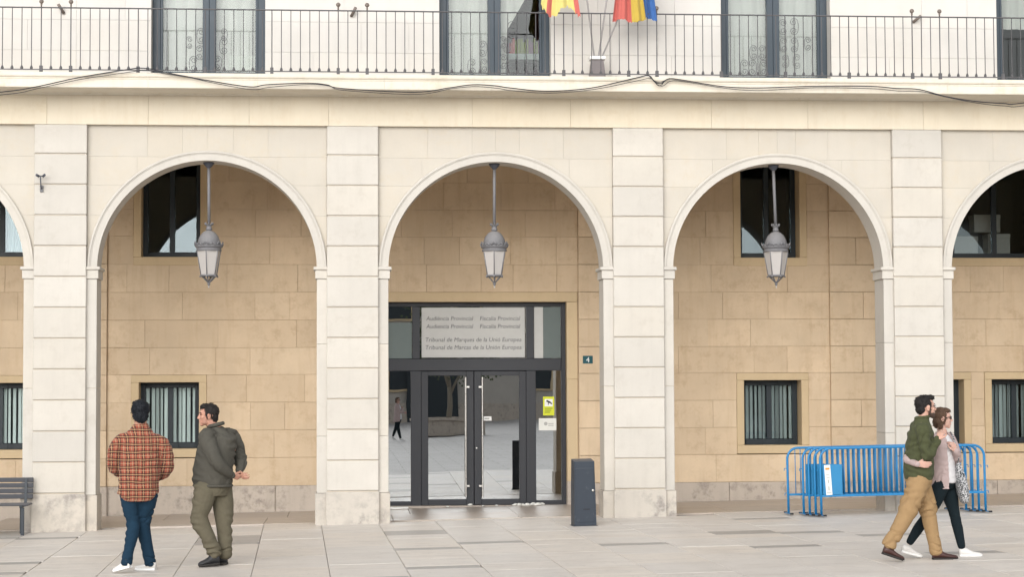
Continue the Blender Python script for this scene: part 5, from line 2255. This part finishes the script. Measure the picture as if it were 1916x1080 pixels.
# ---- the man in the grey jacket, hands behind his back
def man_grey():
    P = empty('person', (2.645, -6.5, gz(2.645)))
    tag(P, 'person in an olive grey jacket, hands clasped behind the back, looking sideways', 'person')
    h = Head((-0.095, -0.01, 1.692), radians(192), -0.03, 1.03)
    neck = (-0.005, 0.0, 1.545)
    sh = [(-0.095, -0.165, 1.455), (0.155, 0.15, 1.455)]
    el = [(0.020, -0.275, 1.185), (0.265, 0.12, 1.19)]
    wr = [(0.185, -0.135, 1.020), (0.262, -0.015, 1.055)]
    pelvis = (-0.03, 0, 0.93)
    hips = [(-0.105, -0.075, 0.87), (0.045, 0.075, 0.87)]
    kn = [(-0.185, -0.085, 0.545), (0.088, 0.075, 0.48)]
    an = [(0.005, -0.05, 0.145), (0.100, 0.085, 0.12)]
    m = MB()
    body_core(m, h, neck, 0.060, sh, el, wr, pelvis, hips, kn, an, 1.0)
    hand(m, wr[0], (0.80, 0.40, -0.25), (-0.2, 0.7, 0.5), 1, 0.55)
    hand(m, wr[1], (0.35, -0.75, -0.35), (0.8, 0.3, 0.2), -1, 0.45)
    finish_body(m, M['skin_b'], P)
    m = MB()
    hair_mesh(m, h, 'short')
    h.e(m, -0.060, 0, -0.02, (0.055, 0.068, 0.072), 14, 10)
    hr = garment('hair', m, M['hair_dark'], P, 0.0045, 1, 0.005, 55, 4, (1, 1, 0.35), 0.007)
    strands(hr, 420, h, 5)
    eyes(h, P)
    rot = radians(53)
    m = MB()
    loft(m, [(-0.035, 0, 0.885, 0.150, 0.200, rot - pi / 2 + pi / 2), (-0.035, 0, 0.90, 0.178, 0.222, rot), (-0.038, 0, 0.98, 0.198, 0.236, rot), (-0.035, 0, 1.10, 0.205, 0.240, rot), (-0.018, 0, 1.22, 0.192, 0.236, rot),
             (0.0, 0, 1.33, 0.178, 0.236, rot), (0.020, 0, 1.42, 0.155, 0.226, rot), (0.025, 0, 1.48, 0.128, 0.185, rot), (0.015, 0, 1.525, 0.104, 0.125, rot), (0.0, 0, 1.565, 0.082, 0.088, rot), (-0.005, 0, 1.58, 0.066, 0.07, rot)], 32, 2.25)
    limb(m, [(-0.04, -0.10, 1.455), sh[0], (-0.045, -0.245, 1.32), el[0], (0.10, -0.225, 1.10), wr[0]], [0.090, 0.095, 0.085, 0.074, 0.064, 0.048], 16, 4)
    limb(m, [(0.08, 0.08, 1.455), sh[1], (0.225, 0.17, 1.32), el[1], (0.272, 0.06, 1.12), wr[1]], [0.090, 0.095, 0.085, 0.074, 0.064, 0.048], 16, 4)
    garment('jacket', m, M['jacket_grey'], P, 0.0085, 2, 0.022, 6.5, 8, (1, 1, 1.0), 0.013)
    m = MB()
    c0 = [(-0.004 + 0.080 * cos(a), 0.082 * sin(a), 1.588 + 0.018 * cos(a)) for a in [2 * pi * q / 22 for q in range(22)]]
    m.tube(c0, 0.022, 8, closed=True)
    m.build('collar', M['jacket_grey'], P, True)
    m = MB()
    hem = [(-0.036 + (0.186 * cos(a)) * cos(rot) - 0.228 * sin(a) * sin(rot), 0.186 * cos(a) * sin(rot) + 0.228 * sin(a) * cos(rot), 0.905) for a in [2 * pi * q / 32 for q in range(32)]]
    m.tube(hem, 0.016, 8, closed=True)
    m.build('hem_band', M['jacket_grey'], P, True)
    m = MB()
    loft(m, [(-0.035, 0, 0.79, 0.14, 0.165, rot), (-0.035, 0, 0.86, 0.165, 0.20, rot), (-0.035, 0, 0.95, 0.165, 0.20, rot), (-0.035, 0, 1.0, 0.15, 0.18, rot)], 28, 2.3)
    limb(m, [hips[0], (-0.150, -0.085, 0.71), kn[0], (-0.090, -0.068, 0.33), (-0.005, -0.05, 0.155)], [0.134, 0.124, 0.104, 0.090, 0.080], 18, 5)
    limb(m, [hips[1], (0.070, 0.075, 0.70), kn[1], (0.098, 0.078, 0.30), (0.100, 0.085, 0.125)], [0.132, 0.120, 0.096, 0.086, 0.082], 18, 5)
    garment('trousers', m, M['trouser_olive'], P, 0.008, 2, 0.022, 6.5, 11, (0.8, 0.8, 1.1), 0.013)
    shoes(P, [((0.045, -0.045, 0.020), (-0.185, -0.105, 0.0)), ((0.128, 0.08, 0.012), (-0.09, 0.12, 0.0))], M['shoe_black'], M['sole_dark'], 0.110, 0.135, 0.085)
    return P


man_grey()


# ---- the man of the couple
def man_green():
    P = empty('person', (10.238, -8.2, gz(10.238)))
    tag(P, 'person in a green fleece and tan trousers striding along, glasses and short beard', 'person')
    h = Head((0.092, -0.005, 1.642), radians(4), 0.02, 1.0)
    neck = (0.042, 0, 1.49)
    sh = [(0.005, -0.180, 1.405), (0.035, 0.185, 1.405)]
    el = [(0.030, -0.235, 1.130), (0.150, 0.36, 1.24)]
    wr = [(0.158, -0.185, 1.300), (0.345, 0.40, 1.30)]
    pelvis = (0.0, 0, 0.91)
    hips = [(-0.025, -0.085, 0.865), (0.02, 0.085, 0.865)]
    kn = [(-0.165, -0.09, 0.500), (0.128, 0.075, 0.490)]
    an = [(-0.365, -0.09, 0.165), (0.205, 0.07, 0.085)]
    m = MB()
    body_core(m, h, neck, 0.056, sh, el, wr, pelvis, hips, kn, an, 0.97)
    hand(m, wr[0], (0.50, 0.15, 0.85), (0.5, 0.6, -0.2), -1, 0.75, 0.95)
    hand(m, wr[1], (0.8, -0.3, -0.1), (0.1, -0.6, -0.8), 1, 0.5, 0.95)
    finish_body(m, M['skin_c'], P)
    m = MB()
    hair_mesh(m, h, 'short')
    h.e(m, 0.040, 0, 0.104, (0.052, 0.058, 0.030), 14, 10)
    hr = garment('hair', m, M['hair_dark'], P, 0.0045, 1, 0.005, 55, 6, (1, 1, 0.35), 0.007)
    strands(hr, 420, h, 5)
    m = MB()
    h.e(m, 0.032, 0, -0.070, (0.0605, 0.0555, 0.042), 16, 12)
    h.e(m, 0.066, 0, -0.097, (0.0265, 0.0285, 0.022), 12, 8)
    h.e(m, 0.088, 0, -0.046, (0.012, 0.026, 0.005), 10, 6)
    for s in (-1, 1):
        h.e(m, 0.018, s * 0.060, -0.035, (0.018, 0.010, 0.045), 10, 8)
    garment('beard', m, M['beard'], P, 0.005, 1, 0.001, 60, 2, (1, 1, 1), 0.001)
    eyes(h, P)
    m = MB()
    for s in (-1, 1):
        rim = [h.p(0.098 - 0.008 * abs(cos(a)), s * (0.032 + 0.023 * cos(a)), 0.008 + 0.017 * sin(a)) for a in [2 * pi * q / 14 for q in range(14)]]
        m.tube(rim, 0.0016, 5, closed=True)
        h.t(m, [(0.090, s * 0.055, 0.012), (0.045, s * 0.077, 0.012), (-0.005, s * 0.084, 0.008)], 0.0018, 5)
    h.t(m, [(0.099, -0.009, 0.010), (0.101, 0, 0.012), (0.099, 0.009, 0.010)], 0.0016, 5)
    m.build('glasses', M['black'], P, True)
    m = MB()
    loft(m, [(0.0, 0, 0.862, 0.125, 0.170, 0), (0.0, 0, 0.875, 0.148, 0.192, 0), (0.002, 0, 0.95, 0.156, 0.198, 0), (0.008, 0, 1.06, 0.150, 0.198, 0), (0.014, 0, 1.18, 0.142, 0.198, 0), (0.022, 0, 1.29, 0.140, 0.200, 0),
             (0.028, 0, 1.37, 0.128, 0.196, 0), (0.034, 0, 1.43, 0.104, 0.158, 0), (0.040, 0, 1.475, 0.082, 0.105, 0), (0.048, 0, 1.52, 0.072, 0.078, 0), (0.054, 0, 1.548, 0.068, 0.070, 0)], 32, 2.25)
    limb(m, [(0.015, -0.12, 1.40), sh[0], (0.010, -0.215, 1.27), el[0], (0.098, -0.218, 1.205), wr[0]], [0.078, 0.082, 0.073, 0.066, 0.056, 0.042], 16, 4)
    limb(m, [(0.03, 0.12, 1.40), sh[1], (0.09, 0.27, 1.33), el[1], (0.25, 0.395, 1.27), wr[1]], [0.078, 0.082, 0.072, 0.062, 0.054, 0.042], 16, 4)
    garment('fleece', m, M['fleece'], P, 0.008, 2, 0.016, 7.0, 14, (1, 1, 1.0), 0.010)
    m = MB()
    col = [(0.050 + 0.071 * cos(a), 0.071 * sin(a), 1.535 + 0.010 * cos(a)) for a in [2 * pi * q / 22 for q in range(22)]]
    m.tube(col, 0.017, 8, closed=True)
    m.build('collar', M['fleece'], P, True)
    m = MB()
    loft(m, [(0.0, 0, 0.78, 0.115, 0.150, 0), (0.0, 0, 0.85, 0.140, 0.178, 0), (0.0, 0, 0.92, 0.138, 0.175, 0), (0, 0, 0.97, 0.125, 0.16, 0)], 28, 2.3)
    limb(m, [hips[0], (-0.075, -0.09, 0.72), (-0.138, -0.09, 0.565), (-0.150, -0.09, 0.535)], [0.122, 0.116, 0.108, 0.104], 18, 5)
    limb(m, [(-0.150, -0.09, 0.53), kn[0], (-0.26, -0.09, 0.335), (-0.358, -0.09, 0.185)], [0.088, 0.088, 0.080, 0.076], 18, 5)
    limb(m, [hips[1], (0.070, 0.08, 0.70), (0.116, 0.075, 0.555), (0.122, 0.075, 0.525)], [0.122, 0.114, 0.106, 0.102], 18, 5)
    limb(m, [(0.120, 0.075, 0.52), kn[1], (0.160, 0.072, 0.30), (0.202, 0.07, 0.095)], [0.086, 0.086, 0.078, 0.074], 18, 5)
    garment('trousers', m, M['tan'], P, 0.0075, 2, 0.020, 7.0, 17, (0.8, 0.8, 1.1), 0.011)
    shoes(P, [((-0.435, -0.09, 0.080), (-0.205, -0.095, 0.002)), ((0.160, 0.07, 0.0), (0.435, 0.06, 0.0))], M['shoe_brown'], M['sole_dark'], 0.100, 0.095, 0.075)
    return P


man_green()


# ---- the woman of the couple
def woman():
    P = empty('person', (10.54, -7.88, gz(10.54)))
    tag(P, 'person in sunglasses, pale pink jacket and dark leggings, arm round the companion', 'person')
    h = Head((0.068, 0.0, 1.512), radians(-14), -0.02, 0.94)
    neck = (0.055, 0.0, 1.375)
    sh = [(-0.055, -0.115, 1.290), (0.165, 0.105, 1.290)]
    el = [(-0.420, -0.30, 1.09), (0.225, 0.02, 1.055)]
    wr = [(-0.375, -0.550, 1.035), (0.160, -0.155, 1.160)]
    pelvis = (0.07, 0, 0.86)
    hips = [(0.03, -0.065, 0.815), (0.11, 0.065, 0.815)]
    kn = [(-0.150, -0.04, 0.430), (0.190, 0.05, 0.500)]
    an = [(-0.335, -0.04, 0.165), (0.268, 0.04, 0.105)]
    m = MB()
    body_core(m, h, neck, 0.047, sh, el, wr, pelvis, hips, kn, an, 0.82)
    hand(m, wr[0], (0.97, -0.04, -0.06), (0.05, 0.95, 0.1), 1, 0.10, 0.95)
    hand(m, wr[1], (-0.35, -0.15, 0.85), (-0.3, 0.7, 0.1), 1, 0.8, 0.88)
    finish_body(m, M['skin_d'], P)
    m = MB()
    hair_mesh(m, h, 'long')
    hr = garment('hair', m, M['hair_brown'], P, 0.005, 2, 0.004, 34, 8, (1, 1, 0.4), 0.004)
    strands(hr, 420, h, 5)
    m = MB()
    for s in (-1, 1):
        h.e(m, 0.092, s * 0.032, 0.012, (0.008, 0.029, 0.021), 12, 8)
        h.t(m, [(0.088, s * 0.056, 0.016), (0.045, s * 0.079, 0.014), (-0.005, s * 0.086, 0.008)], 0.0035, 6)
    h.t(m, [(0.098, -0.008, 0.016), (0.100, 0, 0.018), (0.098, 0.008, 0.016)], 0.003, 6)
    m.build('sunglasses', M['lens'], P, True)
    rot = radians(-42)
    m = MB()
    loft(m, [(0.085, 0, 0.805, 0.115, 0.135, rot), (0.085, 0, 0.82, 0.128, 0.15, rot), (0.082, 0, 0.92, 0.120, 0.145, rot), (0.075, 0, 1.02, 0.108, 0.135, rot), (0.072, 0, 1.12, 0.118, 0.142, rot),
             (0.068, 0, 1.20, 0.118, 0.145, rot), (0.062, 0, 1.28, 0.092, 0.13, rot), (0.058, 0, 1.33, 0.065, 0.085, rot), (0.056, 0, 1.345, 0.05, 0.06, rot)], 28, 2.2)
    garment('blouse', m, M['white_cloth'], P, 0.008, 4, 0.006, 9.0, 21, (1, 1, 0.9), 0.005)
    # open jacket: a shell left open in front
    fdir = Vector((cos(rot), sin(rot), 0))
    m = MB()
    n = 30
    rows = [(0.080, 0.745, 0.150, 0.175), (0.082, 0.86, 0.152, 0.176), (0.078, 0.98, 0.140, 0.165), (0.072, 1.10, 0.138, 0.165), (0.068, 1.20, 0.136, 0.168), (0.060, 1.285, 0.112, 0.158), (0.056, 1.335, 0.078, 0.105), (0.055, 1.37, 0.062, 0.070)]
    vs, fs = [], []
    nr = len(rows)
    for shell in (0, 1):
        for r_, (cx, z, a, b) in enumerate(rows):
            gap = 0.72 if r_ < 5 else 0.55
            for k in range(n + 1):
                t = gap + (2 * pi - 2 * gap) * k / n
                aa, bb = (a, b) if shell == 0 else (a - 0.016, b - 0.016)
                x, y = aa * cos(t), bb * sin(t)
                vs.append((cx + x * cos(rot) - y * sin(rot), x * sin(rot) + y * cos(rot), z))
    w = n + 1
    for r_ in range(nr - 1):
        for k in range(n):
            a = r_ * w + k
            fs.append((a, a + 1, a + w + 1, a + w))
            b = a + nr * w
            fs.append((b, b + w, b + w + 1, b + 1))
    for r_ in range(nr - 1):
        for k in (0, n):
            a = r_ * w + k
            b = a + nr * w
            fs.append((a, a + w, b + w, b))
    for k in range(n):
        for r_ in (0, nr - 1):
            a = r_ * w + k
            b = a + nr * w
            fs.append((a, b, b + 1, a + 1))
    m.add(vs, fs)
    limb(m, [(0.0, -0.06, 1.29), sh[0], (-0.24, -0.155, 1.18), el[0], (-0.405, -0.43, 1.055), wr[0]], [0.060, 0.064, 0.054, 0.045, 0.041, 0.034], 14, 4)
    limb(m, [(0.12, 0.06, 1.29), sh[1], (0.210, 0.07, 1.18), el[1], (0.195, -0.07, 1.105), wr[1]], [0.060, 0.064, 0.057, 0.054, 0.048, 0.038], 14, 4)
    garment('jacket', m, M['pink'], P, 0.0065, 3, 0.010, 9, 23, (1, 1, 1.1), 0.008)
    m = MB()
    loft(m, [(0.07, 0, 0.74, 0.095, 0.12, rot), (0.075, 0, 0.80, 0.118, 0.142, rot), (0.08, 0, 0.86, 0.115, 0.138, rot), (0.08, 0, 0.95, 0.10, 0.125, rot)], 24, 2.3)
    limb(m, [hips[0], (-0.035, -0.06, 0.66), kn[0], (-0.235, -0.04, 0.315), (-0.328, -0.04, 0.175)], [0.094, 0.088, 0.060, 0.058, 0.043], 16, 5)
    limb(m, [hips[1], (0.150, 0.06, 0.68), kn[1], (0.228, 0.045, 0.32), (0.268, 0.04, 0.115)], [0.094, 0.088, 0.062, 0.058, 0.042], 16, 5)
    garment('leggings', m, M['legging'], P, 0.007, 4, 0.003, 12, 25, (1, 1, 1.6), 0.003)
    shoes(P, [((-0.425, -0.04, 0.060), (-0.200, -0.045, 0.0)), ((0.240, 0.04, 0.0), (0.490, 0.02, 0.0))], M['shoe_white'], M['white'], 0.088, 0.085, 0.062)
    return P


W_ = woman()
far = copy_tree(W_)
far.location = (6.0, -39.0, gz(6.0))
far.rotation_euler = (0, 0, radians(60))
tag(far, 'person in a white blouse far across the square, mirrored in the side light')
T = empty('shoulder_bag', (10.54 + 0.245, -7.95, gz(10.51)))
tag(T, 'black and white speckled cloth bag hanging from the companion in sunglasses', 'bag')
m = MB()
loft(m, [(0.030, 0, 0.585, 0.020, 0.05, 0), (0.028, 0, 0.61, 0.042, 0.085, 0), (0.015, 0, 0.70, 0.060, 0.11, 0), (-0.005, 0, 0.82, 0.060, 0.115, 0), (-0.02, 0, 0.92, 0.046, 0.09, 0), (-0.03, 0, 1.0, 0.028, 0.05, 0), (-0.035, 0, 1.03, 0.014, 0.02, 0)], 24, 2.2)
garment('pouch', m, M['speckle'], T, 0.007, 3, 0.007, 11, 31, (1, 1, 0.6), 0.008)
m = MB()
m.tube([(-0.033, 0, 1.02), (-0.045, -0.055, 1.12), (-0.075, -0.085, 1.20), (-0.10, -0.05, 1.31), (-0.09, 0.08, 1.362)], 0.008, 8)
m.build('strap', M['speckle'], T, True)
